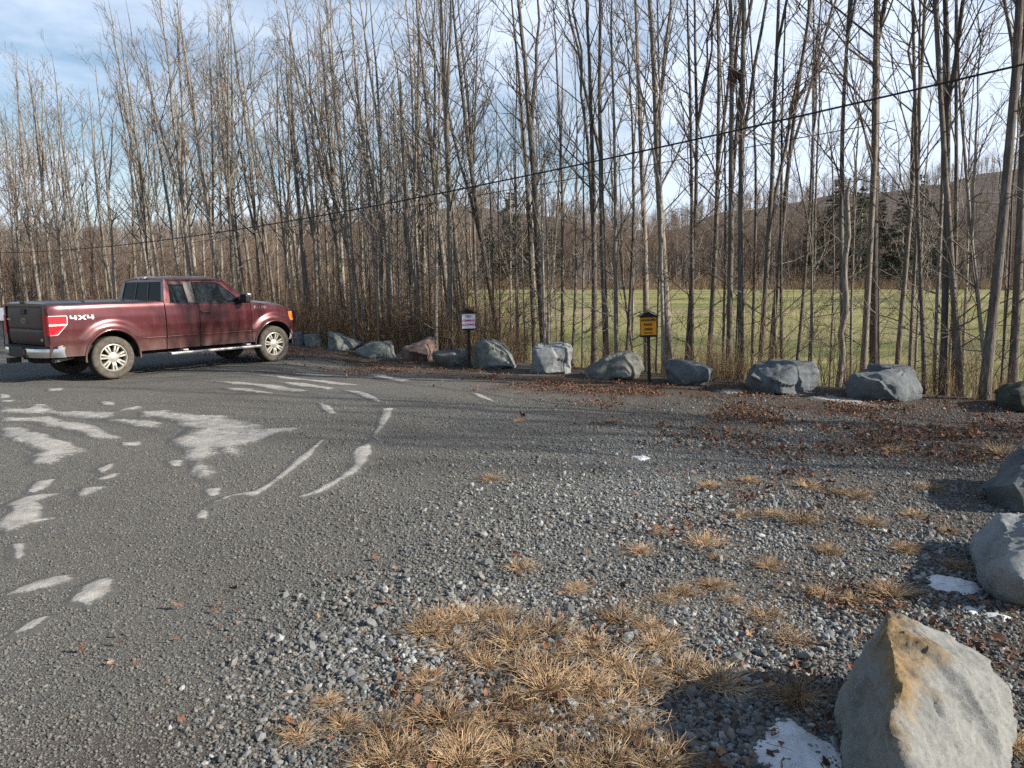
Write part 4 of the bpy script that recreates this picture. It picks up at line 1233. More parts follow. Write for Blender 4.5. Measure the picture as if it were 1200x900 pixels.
# a small white sign on a stake past the truck's tailgate
g = Vector(W(4.5, 400, 23.0)); g.z = 0
root = empty('marker_sign', g, R(-8))
tag(root, "small blank white board on a thin stake past the truck's tailgate", 'sign')
P = np.array([[(0, 0.02, -0.1), (0.01, 0.02, 0.6), (0, 0.02, 1.2)]])
V, F = tubes(P, np.full((1, 3), 0.02), 8); link('stake', mesh_np('stake', V, F, M_SGB, True), root)
bm = bmesh.new(); bmesh.ops.create_cube(bm, size=1)
for v in bm.verts: v.co = Vector((v.co.x * 0.22, v.co.y * 0.02, v.co.z * 0.38 + 1.06))
bmesh.ops.bevel(bm, geom=bm.edges[:], offset=0.006, segments=1, affect='EDGES')
me = bpy.data.meshes.new('board'); bm.to_mesh(me); bm.free(); me.materials.append(plain("white_board", (0.82, 0.83, 0.84), 0.5)); link('board', me, root)

#SECTION cable
# ------------------------------------------------------------------ OVERHEAD CABLE
def cable(pts_px, A0, B0, rad, label, name):
    """a sagging line above the plan line A0-B0, heights taken from the photograph"""
    P = []
    for px, py in pts_px:
        d = ray(px, py); k = d.x / d.y
        # A0 + t (B0-A0): x = k y
        t = (A0[0] - k * A0[1]) / (k * (B0[1] - A0[1]) - (B0[0] - A0[0]))
        Y = A0[1] + t * (B0[1] - A0[1])
        P.append(W(px, py, Y))
    P = np.array([tuple(p) for p in P])
    s = np.linalg.norm(P[:, :2] - P[0, :2], axis=1)
    c = np.polyfit(s, P[:, 2], 2)
    ss = np.linspace(-8, s[-1] + 25, 60)
    e = (P[-1, :2] - P[0, :2]) / s[-1]
    Q = np.stack([P[0, 0] + e[0] * ss, P[0, 1] + e[1] * ss, np.polyval(c, ss)], -1)[None]
    V, F = tubes(Q, np.full((1, 60), rad), 6)
    o = link(name, mesh_np(name, V, F, M_BLK, True))
    tag(o, label, 'cable')
cable([(1200, 75), (1010, 120), (850, 157), (600, 207), (400, 249), (255, 273), (100, 291)], (7.67, 11.5), (-26.7, 40), 0.017,
      "thick black cable sagging across the trees from high on one side", 'overhead_cable')
cable([(640, 215), (560, 228), (500, 240), (440, 250), (360, 262), (280, 276)], (9.2, 12.5), (-26.7, 43), 0.009,
      "thin wire just below the thick black cable", 'overhead_wire')

#SECTION trees
# ------------------------------------------------------------------ TREES
HERO = [
    # base px, base py, px at the top edge, width px, height, fork, label
    (640, 404, 600, 13, 13, True, "tall bare tree leaning left behind the pale blocky boulder"),
    (628, 403, 598, 8, 12, False, "slim trunk beside the leaning tree behind the pale blocky boulder"),
    (659, 402, 645, 6, 11, False, "thin bare tree right of the pale blocky boulder"),
    (696, 418, 688, 9, 12, True, "bare tree rising behind the left end of the two toned boulder"),
    (712, 415, 705, 10, 13, True, "straight bare tree rising behind the top of the two toned boulder"),
    (733, 410, 727, 5, 10, False, "thin bare tree just left of the yellow sign"),
    (760, 372, 743, 10, 14, False, "pale straight trunk directly behind the yellow sign's roof"),
    (787, 418, 765, 13, 14, True, "stout pale trunk rising behind the speckled boulder"),
    (803, 420, 797, 7, 12, True, "dark trunk close beside the stout pale one behind the speckled boulder"),
    (812, 418, 806, 6, 11, False, "slim bare tree behind the middle of the speckled boulder"),
    (830, 422, 834, 8, 12, True, "crooked bare tree behind the right end of the speckled boulder"),
    (854, 449, 852, 9, 13, True, "bare tree with a round leaf nest, in the gap beside the speckled boulder"),
    (868, 453, 878, 9, 13, True, "dark bare tree forking high, in the gap left of the broad boulder"),
    (890, 428, 904, 8, 12, True, "bare tree rising behind the left half of the broad boulder"),
    (901, 427, 957, 8, 12, True, "bare tree leaning right from behind the broad boulder"),
    (918, 425, 930, 5, 10, False, "thin bare tree behind the middle of the broad boulder"),
    (932, 420, 948, 5, 9, True, "thin twiggy tree behind the right end of the broad boulder"),
    (991, 445, 1012, 8, 12, True, "twiggy tree behind the broken trunk left of the smooth blue boulder"),
    (1011, 436, 1019, 10, 14, False, "straight pinkish trunk behind the left end of the smooth blue boulder"),
    (1027, 433, 1035, 15, 14, True, "thick dark trunk behind the smooth blue boulder"),
    (1050, 430, 1080, 8, 12, True, "bare tree leaning right behind the middle of the smooth blue boulder"),
    (1066, 440, 1070, 5, 10, False, "thin bare tree behind the right end of the smooth blue boulder"),
    (1084, 470, 1075, 6, 11, False, "thin straight trunk at the right foot of the smooth blue boulder"),
    (1104, 470, 1096, 10, 13, True, "pale trunk between the smooth blue boulder and the mossy one, nearest the blue one"),
    (1126, 470, 1100, 9, 12, True, "dark trunk in the middle of the gap left of the mossy boulder"),
    (1117, 462, 1128, 6, 11, False, "slim trunk between the pale and the dark trunk left of the mossy boulder"),
    (1152, 476, 1173, 15, 14, True, "thick forked trunk close to the left of the mossy boulder"),
    (1187, 455, 1197, 13, 13, True, "thick trunk rising behind the mossy boulder"),
    (1207, 452, 1232, 10, 13, True, "leaning trunk at the edge of the view behind the mossy boulder"),
    (290, 350, 248, 10, 13, False, "tall pale trunk rising behind the truck's hood, brightest of the stand"),
    (533, 400, 494, 9, 13, True, "tall bare tree just left of the white sign"),
    (501, 376, 488, 10, 13, True, "dark trunk behind the reddish boulder"),
    (592, 375, 540, 9, 13, True, "bare tree leaning left behind the sloping boulder"),
    (563, 385, 556, 6, 11, False, "slim trunk rising just right of the white sign"),
    (418, 392, 385, 10, 12, True, "dark clump tree leaning left behind the low grey boulder"),
    (407, 390, 372, 7, 12, True, "slim tree leaning left behind the pointed boulder"),
    (443, 390, 432, 8, 12, True, "dark trunk behind the low grey boulder, right of the leaning clump"),
    (360, 360, 318, 7, 12, True, "slim tall tree behind the truck's front bumper"),
]
made_px = []
def hero_tree(spec, i):
    bx, by, tx, w, Hh, fork, label = spec
    r = np.random.default_rng(100 + i)
    Y = rowY(bx) + 0.9 + max(0, 470 - by) / 70 * 3.6 + r.uniform(0, 0.8)
    d = ray(bx, by); x = d.x / d.y * Y
    z = float(H(x, Y))
    B = Vector((x, Y, z))
    T = W(tx, 0, Y)
    lean = (T - B); lean = lean / lean.z
    r0 = w * Y / 900 * 0.37
    far = bx < 600
    m = tree_mesh(r, Hh, r0, (lean.x * Hh, lean.x * 0.2 * r.normal()), n1=12 if not far else 15, k2=4, k3=4, fork=fork, tmin=0.32, low=(3 if bx > 640 else 6), kinks=0.010, bark=(bx > 560 and bx not in (760, 787, 1011)))  # the darker bark carries some of the right-hand trees' shade in its colour
    put_tree(m, B, 0, 1, label, "bare trees lining the edge of the lot")
    made_px.append((bx, Y))
    return B, T
nest_at = None
for i, s_ in enumerate(HERO):
    B, T = hero_tree(s_, i)
    if 'nest' in s_[-1]:
        nest_at = W(862, 88, B.y - 0.1)

# broken trunks
def snag(px, py, tpx, tpy, w, label, pale=False):
    Y = rowY(px) + 1.2 + max(0, 470 - py) / 70 * 3
    d = ray(px, py); B = Vector((d.x / d.y * Y, Y, 0)); B.z = float(H(B.x, B.y))
    T = W(tpx, tpy, Y)
    r = np.random.default_rng(int(px))
    n = 12; t = np.linspace(0, 1, n)
    P = np.array([[tuple(B * 0 + (T - B) * q + Vector((r.normal() * 0.02, r.normal() * 0.02, 0))) for q in t]])
    rad = (w * Y / 900 * 0.5) * (1 - 0.35 * t)
    rad[-1] *= 0.35
    root = empty('broken_trunk', B)
    link('trunk', mesh_np('trunk', *tubes(P, rad[None], 8), M_BARK, True), root)
    S, D, s = sprout(r, P, 7, 0.3, 0.6, 1.3)
    Q = strands(r, S, D, r.uniform(0.2, 0.9, 7), 4, 0.1, 0.05)
    link('stub_branch', mesh_np('stub_branch', *tubes(Q, np.array([[0.012, 0.009, 0.006, 0.003]] * 7), 4), M_TWIG, True), root)
    tag(root, label, 'tree')
snag(985, 450, 996, 208, 8, "dead trunk snapped off at mid height, left of the smooth blue boulder")
snag(483, 396, 469, 88, 6, "dead straight trunk with a snapped top behind the reddish boulder")
snag(435, 400, 428, 350, 5, "short pale stump like trunk behind the low grey boulder")
snag(528, 405, 534, 296, 6, "pale snapped trunk of middle height, left of the white sign")

# leaf nest high in a tree
if nest_at is not None:
    r = np.random.default_rng(5)
    S = r.normal(0, 0.05, (160, 3)); D = norm(r.normal(0, 1, (160, 3)))
    Q = strands(r, S, D, r.uniform(0.08, 0.24, 160), 4, -0.1, 0.15)
    o = link('leaf_nest', mesh_np('leaf_nest', *tubes(Q, np.full((160, 4), 0.006), 4), plain("nest_twigs", (0.06, 0.045, 0.035), 0.9)), None, nest_at)
    tag(o, "dark round squirrel nest of twigs high in a bare tree", 'nest')

# shared kinds of tree for the deeper stand
VAR = []
for i in range(16):
    r = np.random.default_rng(500 + i)
    VAR.append(tree_mesh(r, 12.0, r.uniform(0.045, 0.085), (r.normal(-0.35, 0.45), r.normal(0, 0.35)), n1=14, k2=4, k3=4, fork=r.random() < 0.6, tmin=0.30, low=3, kinks=0.013, sides=7))
THIN = []
for i in range(8):
    r = np.random.default_rng(700 + i)
    THIN.append(tree_mesh(r, 9.0, r.uniform(0.028, 0.045), (r.normal(0.0, 0.4), r.normal(0, 0.3)), n1=13, k2=4, k3=4, fork=r.random() < 0.3, tmin=0.25, low=4, kinks=0.014, sides=6, bark=(i % 2 == 0)))
MARKS = [(-999, 62, "the truck's tailgate"), (62, 145, "the truck's bed"), (145, 205, "the cab"), (205, 270, "the doors"), (270, 345, "the truck's hood"),
         (345, 382, "the truck's front bumper"), (382, 425, "the pointed boulder"), (425, 467, "the low grey boulder"), (467, 510, "the reddish boulder"), (510, 556, "the white sign"),
         (556, 612, "the sloping boulder"), (612, 678, "the pale blocky boulder"), (678, 742, "the two toned boulder"), (742, 776, "the yellow sign"), (776, 846, "the speckled boulder"),
         (846, 876, "the leaf nest"), (876, 964, "the broad boulder"), (964, 990, "the broken trunk"), (990, 1085, "the smooth blue boulder"), (1085, 1999, "the mossy boulder")]
ORD = ["first", "second", "third", "fourth", "fifth", "sixth", "seventh", "eighth", "ninth", "tenth", "eleventh", "twelfth", "thirteenth", "fourteenth", "fifteenth", "sixteenth", "seventeenth", "eighteenth", "nineteenth", "twentieth"] + ["twenty " + q for q in ("first", "second", "third", "fourth", "fifth", "sixth", "seventh", "eighth", "ninth")]
def number_labels(items):
    """items (object, text, order): alike texts get their order from the left"""
    by = {}
    for o, t, k in items: by.setdefault(t, []).append((k, o))
    for t, l in by.items():
        l.sort(key=lambda q: q[0])
        for i, (k, o) in enumerate(l):
            o['label'] = t if len(l) == 1 else (f"{t}, {ORD[i]} from left" if len(t.split()) + len(ORD[i].split()) < 15 else f"{t}, {ORD[i]}".replace("bare ", "") + " along")
STAND = []
def stand(n, px0, px1, off0, off1, s0, s1, where, group, seed, need_gap=5, kinds=None):
    r = np.random.default_rng(seed); got = 0; tries = 0
    kinds = kinds or VAR
    while got < n and tries < n * 60:
        tries += 1
        px = r.uniform(px0, px1); Y = rowY(px) + r.uniform(off0, off1)
        if any(abs(px - a) < need_gap and abs(Y - b) < 3 for a, b in made_px): continue
        made_px.append((px, Y))
        x = (px - 600) / 900 / CP * Y
        m = kinds[int(r.integers(len(kinds)))]; rz = r.normal(0, 0.5); k = r.uniform(s0, s1)
        o = put_tree(m, (x, Y, float(H(x, Y)) - 0.05), rz, k, "", group)
        co = np.empty(len(m[0].vertices) * 3); m[0].vertices.foreach_get("co", co); co = co.reshape(-1, 3)
        top = co[co[:, 2].argmax()]
        lean = (top[0] * math.cos(rz) - top[1] * math.sin(rz)) / top[2] + 0.0
        wid = np.ptp(co[:12, 0]) * k * 900 / Y
        form = "upright" if abs(lean) < 0.03 else ("left leaning" if lean < 0 else "right leaning")
        thick = "thin" if wid < 3.6 else ("slim" if wid < 5.5 else "sturdy")
        lm = next(t for a, b, t in MARKS if a <= px < b)
        STAND.append((o, f"{thick} {form} tree {where} {lm}", px))
        got += 1
stand(36, -70, 330, 1.5, 8, 0.90, 1.25, "close behind", "bare trees in the stand behind the truck", 1, 4)
stand(32, -90, 420, 8, 20, 0.95, 1.4, "deep in the wood behind", "bare trees deep in the stand behind the truck", 2, 4)
stand(22, 330, 560, 1.5, 9, 0.8, 1.1, "in the thicket behind", "bare trees in the thicket left of the white sign", 3, 4)
stand(12, 400, 640, 7, 16, 0.7, 1.0, "at the back of the wood behind", "bare trees at the back behind the white sign", 4, 5)
stand(20, 600, 1190, 1.2, 6.5, 0.7, 1.15, "before the green field near", "thin bare trees in front of the green field", 6, 6, THIN)
stand(34, 400, 660, 1.0, 9, 0.55, 0.95, "in the thicket behind", "thin saplings in the thicket by the white sign", 9, 4, THIN)
stand(8, 690, 1195, 1.0, 5, 0.5, 0.85, "before the green field near", "thin bare trees in front of the green field", 10, 4, THIN)
number_labels(STAND)

# trees outside the view to the right, whose shade falls across the lot
r = np.random.default_rng(77)
cnt = 0
RT = []
while cnt < 16:
    x, y = r.uniform(17, 36), r.uniform(-1.5, 15.5)
    if y > 0.95 * x or not (8.4 < y + 0.287 * x < 11.0): continue
    o = put_tree(VAR[int(r.integers(len(VAR)))], (x, y, -0.1), r.uniform(0, 6.28), r.uniform(0.95, 1.3), "", "bare trees along the right side of the lot")
    RT.append((o, "bare tree off to the right side of the lot", x))
    cnt += 1
number_labels(RT)

# evergreens at the far edge of the field
def needle_material():
    t = NT("dark_needles")
    t.color(t.ramp(t.noise(4, 4), [(0.3, (0.022, 0.032, 0.018)), (0.7, (0.055, 0.07, 0.04))])); t.rough(0.8)
    return t.m
M_NEED = needle_material()
def evergreen_mesh(seed, Hh=12):
    r = np.random.default_rng(seed)
    P = np.array([[(0, 0, -0.2), (0.05, 0, Hh * 0.5), (0, 0, Hh)]])
    tr = mesh_np('trunk', *tubes(P, np.array([[0.2, 0.12, 0.02]]), 7), M_BARK, True)
    n = 150
    z = Hh * (0.06 + 0.92 * r.random(n) ** 0.85)
    L = (1 - z / Hh) * Hh * 0.27 * r.uniform(0.55, 1.15, n) + 0.25
    az = r.uniform(0, 6.283, n)
    D = norm(np.stack([np.cos(az), np.sin(az), r.uniform(-0.25, 0.15, n)], -1))
    S = np.stack([np.zeros(n), np.zeros(n), z], -1)
    B = strands(r, S, D, L, 5, -0.10, 0.02)
    parts = [tubes(B, np.full((n, 5), 0.02), 3)]
    S2, D2, s2 = sprout(r, B, 26, 0.15, 0.5, 1.3)
    l2 = np.repeat(L, 26) * 0.16 * r.uniform(0.6, 1.4, len(s2)) + 0.10
    Q = strands(r, S2, D2, l2, 3, -0.15, 0.05)
    parts.append(tubes(Q, np.array([[0.03, 0.028, 0.006]] * len(s2)), 3))
    return tr, mesh_np('crown', *cat_vf(parts), M_NEED, False)
EV = [evergreen_mesh(s) for s in (1, 2, 3)]
EVL = []
EVS = [(575, 98, 0.78), (598, 98, 1.05), (622, 97, 0.85), (648, 104, 0.8), (946, 98, 0.9), (972, 99, 1.2), (1000, 98, 1.1), (1022, 101, 1.0), (1048, 98, 1.05), (1066, 100, 1.25), (1094, 99, 1.0)]
for i, (px, Y, s_) in enumerate(EVS):
    x = (px - 600) / 900 / CP * Y
    root = empty('evergreen_tree', (x, Y, 2.3), i * 1.3); root.scale = (s_ * 1.15, s_ * 1.15, s_)
    m = EV[i % 3]; link('trunk', m[0], root); link('crown', m[1], root)
    lab = "dark evergreen far across the field, seen between the two signs" if px < 760 else "dark evergreen far across the field, above the broad and smooth boulders"
    EVL.append((root, lab, px))
    tag(root, lab, 'tree', "evergreens left across the field" if px < 760 else "evergreens right across the field")

number_labels(EVL)

#SECTION stuff
# ------------------------------------------------------------------ FAR WOODS (one mass)
def far_material(name, c0, c1):
    t = NT(name)
    t.color(t.ramp(t.rand(), [(0.0, c0), (1.0, c1)])); t.rough(0.95)
    return t.m
M_FAR = far_material("far_bark", (0.10, 0.072, 0.057), (0.20, 0.15, 0.115))
FARV = []
for i in range(7):
    r = np.random.default_rng(900 + i)
    tv, cv = grow(r, 11.0, 0.10, (r.normal(0, 0.4), 0), n1=20, k2=6, k3=3, fork=True, tmin=0.10, low=5, sides=5)
    # stout twigs so that the far wood keeps its density
    FARV.append(mesh_np("far_tree", *cat_vf([tv, cv]), M_FAR, True))
def far_woods():
    r = np.random.default_rng(31)
    P = []; S = []
    def add(n, k0, k1, y0, y1, s0, s1, zf):
        k = r.uniform(k0, k1, n); Y = r.uniform(y0, y1, n)
        z = zf(k, Y)
        P.append(np.stack([k * Y, Y, z], -1)); sc_ = r.uniform(s0, s1, n)
        S.append(np.stack([sc_ * r.uniform(0.9, 1.3, n), sc_ * r.uniform(0.9, 1.3, n), sc_], -1))
    flat = lambda k, Y: H(k * Y, Y) - 0.1
    add(420, -0.30, 1.1, 97, 112, 0.45, 0.95, lambda k, Y: np.full(len(k), 2.2))        # edge of the field
    add(420, -0.30, 1.1, 112, 170, 0.8, 1.15, hill_z)
    add(300, -1.1, -0.16, 44, 62, 0.35, 0.62, flat)
    add(420, -1.1, -0.16, 62, 110, 0.5, 0.85, flat)
    add(1300, -1.1, 1.3, 170, 420, 0.9, 1.3, hill_z)
    add(900, -1.1, 1.3, 420, 540, 0.9, 1.3, hill_z)
    P_ = np.concatenate(P); S_ = np.concatenate(S)
    rot = np.zeros_like(P_); rot[:, 2] = r.uniform(0, 6.28, len(P_))
    scatter("far_woods", FARV, P_, rot, S_, np.ones_like(P_), "bare brown woods beyond the field and on the hill")
far_woods()

# ------------------------------------------------------------------ UNDERGROWTH (brush, weeds)
def brush_mesh(seed, n, h0, h1, spread, rad, mat, k=4):
    r = np.random.default_rng(seed)
    S = np.stack([r.normal(0, spread, n), r.normal(0, spread, n), np.full(n, -0.05)], -1)
    D = norm(np.stack([r.normal(0, 0.28, n), r.normal(0, 0.28, n), np.ones(n)], -1))
    L = r.uniform(h0, h1, n)
    P = strands(r, S, D, L, 6, 0.0, 0.03)
    parts = [tubes(P, rad * (1 - 0.75 * np.linspace(0, 1, 6))[None] * r.uniform(0.6, 1.3, (n, 1)), 3)]
    S2, D2, s2 = sprout(r, P, k, 0.2, 0.4, 1.1)
    Q = strands(r, S2, D2, np.repeat(L, k) * 0.28 * r.uniform(0.5, 1.4, len(s2)), 3, 0.05, 0.06)
    parts.append(tubes(Q, np.full((len(s2), 3), rad * 0.4) * np.array([[1, 0.8, 0.4]]), 3))
    return mesh_np("brush", *cat_vf(parts), mat)
M_BR1 = far_material("brush_brown", (0.10, 0.065, 0.042), (0.22, 0.15, 0.095))
M_BR2 = far_material("weed_straw", (0.17, 0.115, 0.06), (0.32, 0.23, 0.125))
BRUSH = [brush_mesh(40 + i, 10, 1.2, 3.2, 0.35, 0.011, M_BR1, 6) for i in range(5)]
WEED = [brush_mesh(60 + i, 16, 0.35, 1.0, 0.22, 0.005, M_BR2 if i % 2 else M_BR1, 3) for i in range(6)]
def undergrowth():
    r = np.random.default_rng(8)
    def place(n, px0, px1, o0, o1, s0, s1):
        px = r.uniform(px0, px1, n); Y = np.array([rowY(p) for p in px]) + r.uniform(o0, o1, n)
        x = (px - 600) / 900 / CP * Y
        P = np.stack([x, Y, H(x, Y)], -1); s = r.uniform(s0, s1, n)
        rot = np.zeros_like(P); rot[:, 2] = r.uniform(0, 6.28, n)
        return P, rot, np.stack([s, s, s], -1)
    a = [place(260, -90, 520, 2.0, 14, 0.4, 1.1), place(210, 200, 560, 1.2, 8, 0.35, 1.1), place(70, 430, 620, 2.0, 14, 0.4, 1.1), place(30, 560, 830, 1.5, 6, 0.25, 0.6), place(34, 830, 1250, 1.2, 5, 0.3, 0.75)]
    P, rot, S = (np.concatenate(q) for q in zip(*a))
    scatter("undergrowth", BRUSH, P, rot, S, np.ones_like(P), "brown leafless brush under the trees")
    a = [place(420, -90, 560, 0.6, 9, 0.6, 1.5), place(90, 560, 1260, 0.5, 2.6, 0.3, 0.8), place(24, 820, 880, 0.5, 2.5, 0.6, 1.0)]
    n = 420; k = r.uniform(-0.2, 1.0, n); Y = r.uniform(91, 98.5, n)      # rough margin on the far side of the field
    s = r.uniform(0.8, 2.6, n)
    a.append((np.stack([k * Y, Y, H(k * Y, Y)], -1), np.stack([0 * s, 0 * s, r.uniform(0, 6.28, n)], -1), np.stack([s * 1.6, s * 1.6, s], -1)))
    P, rot, S = (np.concatenate(q) for q in zip(*a))
    scatter("dry_weeds", WEED, P, rot, S, np.ones_like(P), "dry straw coloured weeds behind the boulders")
undergrowth()

# ------------------------------------------------------------------ GRAVEL
def stone_material(name, cols):
    t = NT(name)
    c = t.ramp(t.rand(), cols)
    c = t.mix(t.ramp(t.noise(1.6, 5, 0.7), [(0.4, 0.3), (0.65, 0.0)]), c, (0.08, 0.078, 0.07))
    t.color(c); t.rough(0.85)
    return t.m
M_ST = stone_material("crushed_stone", [(0.0, (0.075, 0.080, 0.081)), (0.35, (0.122, 0.128, 0.129)), (0.62, (0.172, 0.178, 0.176)), (0.80, (0.175, 0.155, 0.128)), (0.95, (0.275, 0.283, 0.28)), (1.0, (0.36, 0.36, 0.35))])
M_ST2 = stone_material("fine_stone", [(0.0, (0.072, 0.073, 0.070)), (0.4, (0.115, 0.117, 0.112)), (0.75, (0.158, 0.159, 0.150)), (0.95, (0.155, 0.125, 0.096)), (1.0, (0.22, 0.215, 0.205))])
M_ST3 = stone_material("pale_stone", [(0.0, (0.15, 0.157, 0.158)), (0.5, (0.235, 0.245, 0.245)), (0.85, (0.33, 0.34, 0.335)), (1.0, (0.42, 0.42, 0.41))])
def stone_mesh(seed, mat):
    r = np.random.default_rng(seed)
    bm = bmesh.new(); bmesh.ops.create_icosphere(bm, subdivisions=1, radius=1)
    sx = (r.uniform(0.8, 1.35), r.uniform(0.7, 1.0), r.uniform(0.45, 0.8))
    for v in bm.verts:
        v.co = Vector([c * s * r.uniform(0.72, 1.25) for c, s in zip(v.co, sx)])
    me = bpy.data.meshes.new("stone"); bm.to_mesh(me); bm.free(); me.materials.append(mat)
    return me
def in_view(x, y, m=1.06):
    return (y > 2.0) & (np.abs(x) < 0.69 * m * y + 0.35)
def in_ice(x, y):
    k = np.zeros(len(x), bool)
    for W2 in ICE_POLYS:
        lo, hi = W2.min(0), W2.max(0)
        q = np.where((x > lo[0]) & (x < hi[0]) & (y > lo[1]) & (y < hi[1]))[0]
        if not len(q): continue
        ins = np.zeros(len(q), bool)
        for q0, q1 in zip(W2, np.roll(W2, -1, 0)):
            c = (q0[1] > y[q]) != (q1[1] > y[q])
            with np.errstate(divide='ignore', invalid='ignore'):
                xi = (q1[0] - q0[0]) * (y[q] - q0[1]) / (q1[1] - q0[1]) + q0[0]
            ins ^= c & (x[q] < xi)
        k[q] |= ins
    return k & (np.random.default_rng(9).random(len(x)) < 0.72)
def gravel():
    r = np.random.default_rng(17)
    # candidates with density falling off with distance
    n = 180000
    y = 2.05 * (15.5 / 2.05) ** (r.random(n) ** 0.86)
    x = r.uniform(-1, 1, n) * (0.72 * y + 0.3)
    pk = packed_at(x, y); s_ = sd(x, y); lf = leafiness(x, y)
    patch = 0.5 + 0.9 * vnoise(x, y, 0.9, 31.0) + 0.5 * vnoise(x, y, 2.7, 12.0)
    keep = (r.random(n) > np.minimum(1, pk * 1.06)) & (s_ < 0.6) & (r.random(n) < 0.55 + 0.6 * patch) & (r.random(n) > lf * 0.45) & ~in_ice(x, y)
    x, y, patch = x[keep], y[keep], patch[keep]; m = len(x)
    sz = r.lognormal(math.log(0.0074), 0.44, m) * (0.85 + 0.35 * np.clip(patch, 0, 1)) * (1 + 0.02 * (y - 2))
    sz = np.clip(sz, 0.006, 0.032)
    P = np.stack([x, y, H(x, y) + sz * r.uniform(0.0, 0.55, m)], -1)
    rot = np.stack([r.normal(0, 0.45, m), r.normal(0, 0.45, m), r.uniform(0, 6.28, m)], -1); S3 = np.repeat(sz[:, None], 3, 1)
    pale = np.zeros(m)                                     # where fresh pale stone was tipped
    for cx, cy, rx, ry in ((0.95, 6.7, 0.9, 1.3), (0.30, 3.75, 0.5, 0.35), (1.35, 3.7, 0.6, 0.45), (-0.35, 3.3, 0.35, 0.25), (1.9, 4.7, 0.7, 0.5), (0.1, 2.75, 0.4, 0.25)):
        pale = np.maximum(pale, np.exp(-((x - cx) / rx) ** 2 - ((y - cy) / ry) ** 2))
    w = r.random(m) < pale * 0.85
    for nm, k, mt, lb in (("gravel", ~w, M_ST, "loose blue grey crushed stone"), ("pale_gravel", w, M_ST3, "fresh pale crushed stone")):
        scatter(nm, [stone_mesh(i, mt) for i in range(12)], P[k], rot[k], S3[k], np.ones_like(P[k]), lb)
    n = 270000
    y = 2.05 * (12.0 / 2.05) ** (r.random(n) ** 0.92)
    x = r.uniform(-1, 1, n) * (0.72 * y + 0.3)
    pk = packed_at(x, y)
    patch = 0.5 + 0.8 * vnoise(x, y, 0.8, 51.0)
    keep = (r.random(n) < 0.25 + 0.75 * pk) & (sd(x, y) < 0.6) & (r.random(n) < 0.5 + 0.5 * patch) & ~in_ice(x, y)
    x, y = x[keep], y[keep]; m = len(x)
    sz = np.clip(r.lognormal(math.log(0.0064), 0.40, m) * (1 + 0.03 * (y - 2)), 0.003, 0.018) * (0.62 + 0.38 * sstep(-0.55, -0.15, x / y))
    P = np.stack([x, y, H(x, y) + sz * r.uniform(-0.1, 0.45, m)], -1)
    scatter("fine_gravel", [stone_mesh(30 + i, M_ST2) for i in range(8)], P, np.stack([r.normal(0, 0.4, m), r.normal(0, 0.4, m), r.uniform(0, 6.28, m)], -1), np.repeat(sz[:, None], 3, 1), np.ones_like(P), "fine grey brown gravel packed by tyres")
gravel()

# ------------------------------------------------------------------ FALLEN LEAVES
def leaf_mesh(seed, mat):
    r = np.random.default_rng(seed)
    V = []; n = 9
    for i in range(n):
        a = 2 * math.pi * i / n
        rr = (1.0 if i % 2 == 0 else 0.62) * r.uniform(0.8, 1.15)
        V.append((rr * math.cos(a) * 1.25, rr * math.sin(a) * 0.8, 0.9 * rr * rr * r.uniform(-0.2, 1.0) * (1 if math.cos(2 * a + seed) > -0.2 else 0.3)))
    V.append((0, 0, 0))
    F = [(i, (i + 1) % n, n) for i in range(n)]
    return mesh_py("leaf", V, F, mat)
M_LF = [far_material("dead_leaf_red", (0.060, 0.030, 0.020), (0.22, 0.105, 0.062)), far_material("dead_leaf_tan", (0.12, 0.062, 0.034), (0.30, 0.185, 0.11))]
def leaves():
    r = np.random.default_rng(23)
    n = 300000
    y = 2.1 + (24 - 2.1) * r.random(n) ** 0.75
    x = r.uniform(-1, 1, n) * (0.72 * y + 0.3)
    s_ = sd(x, y)
    cl = 0.5 + 0.8 * vnoise(x, y, 0.8, 61.0) + 0.55 * vnoise(x, y, 2.6, 71.0)
    band = np.exp(-((s_ + 1.9) / 1.15) ** 2) * 1.3 + 0.25 * np.exp(-((s_ + 0.4) / 0.8) ** 2) + 0.9 * np.exp(-((s_ + 3.8) / 1.7) ** 2) * sstep(-0.5, 2.5, x)
    side = (x - 7) * 0.81 - (y - 10.5) * 0.58
    band = np.maximum(band, 0.40 * sstep(-3.6, -0.4, side)) + 0.012 * (1 - packed_at(x, y))
    p = band * np.clip((cl - 0.42) * 2.1, 0.04, 1)
    keep = (r.random(n) < p * 0.8) & (s_ < 1.0)
    x, y = x[keep], y[keep]; m = len(x)
    sz = r.lognormal(math.log(0.0145), 0.35, m)
    P = np.stack([x, y, H(x, y) + r.uniform(0.012, 0.035, m)], -1)
    scatter("fallen_leaves", [leaf_mesh(i, M_LF[i % 4 == 3]) for i in range(8)], P, np.stack([r.normal(0, 0.7, m), r.normal(0, 0.7, m), r.uniform(0, 6.28, m)], -1), sz[:, None] * r.uniform(0.6, 1.3, (m, 3)), np.ones_like(P), "drifts of dead reddish brown leaves")
leaves()

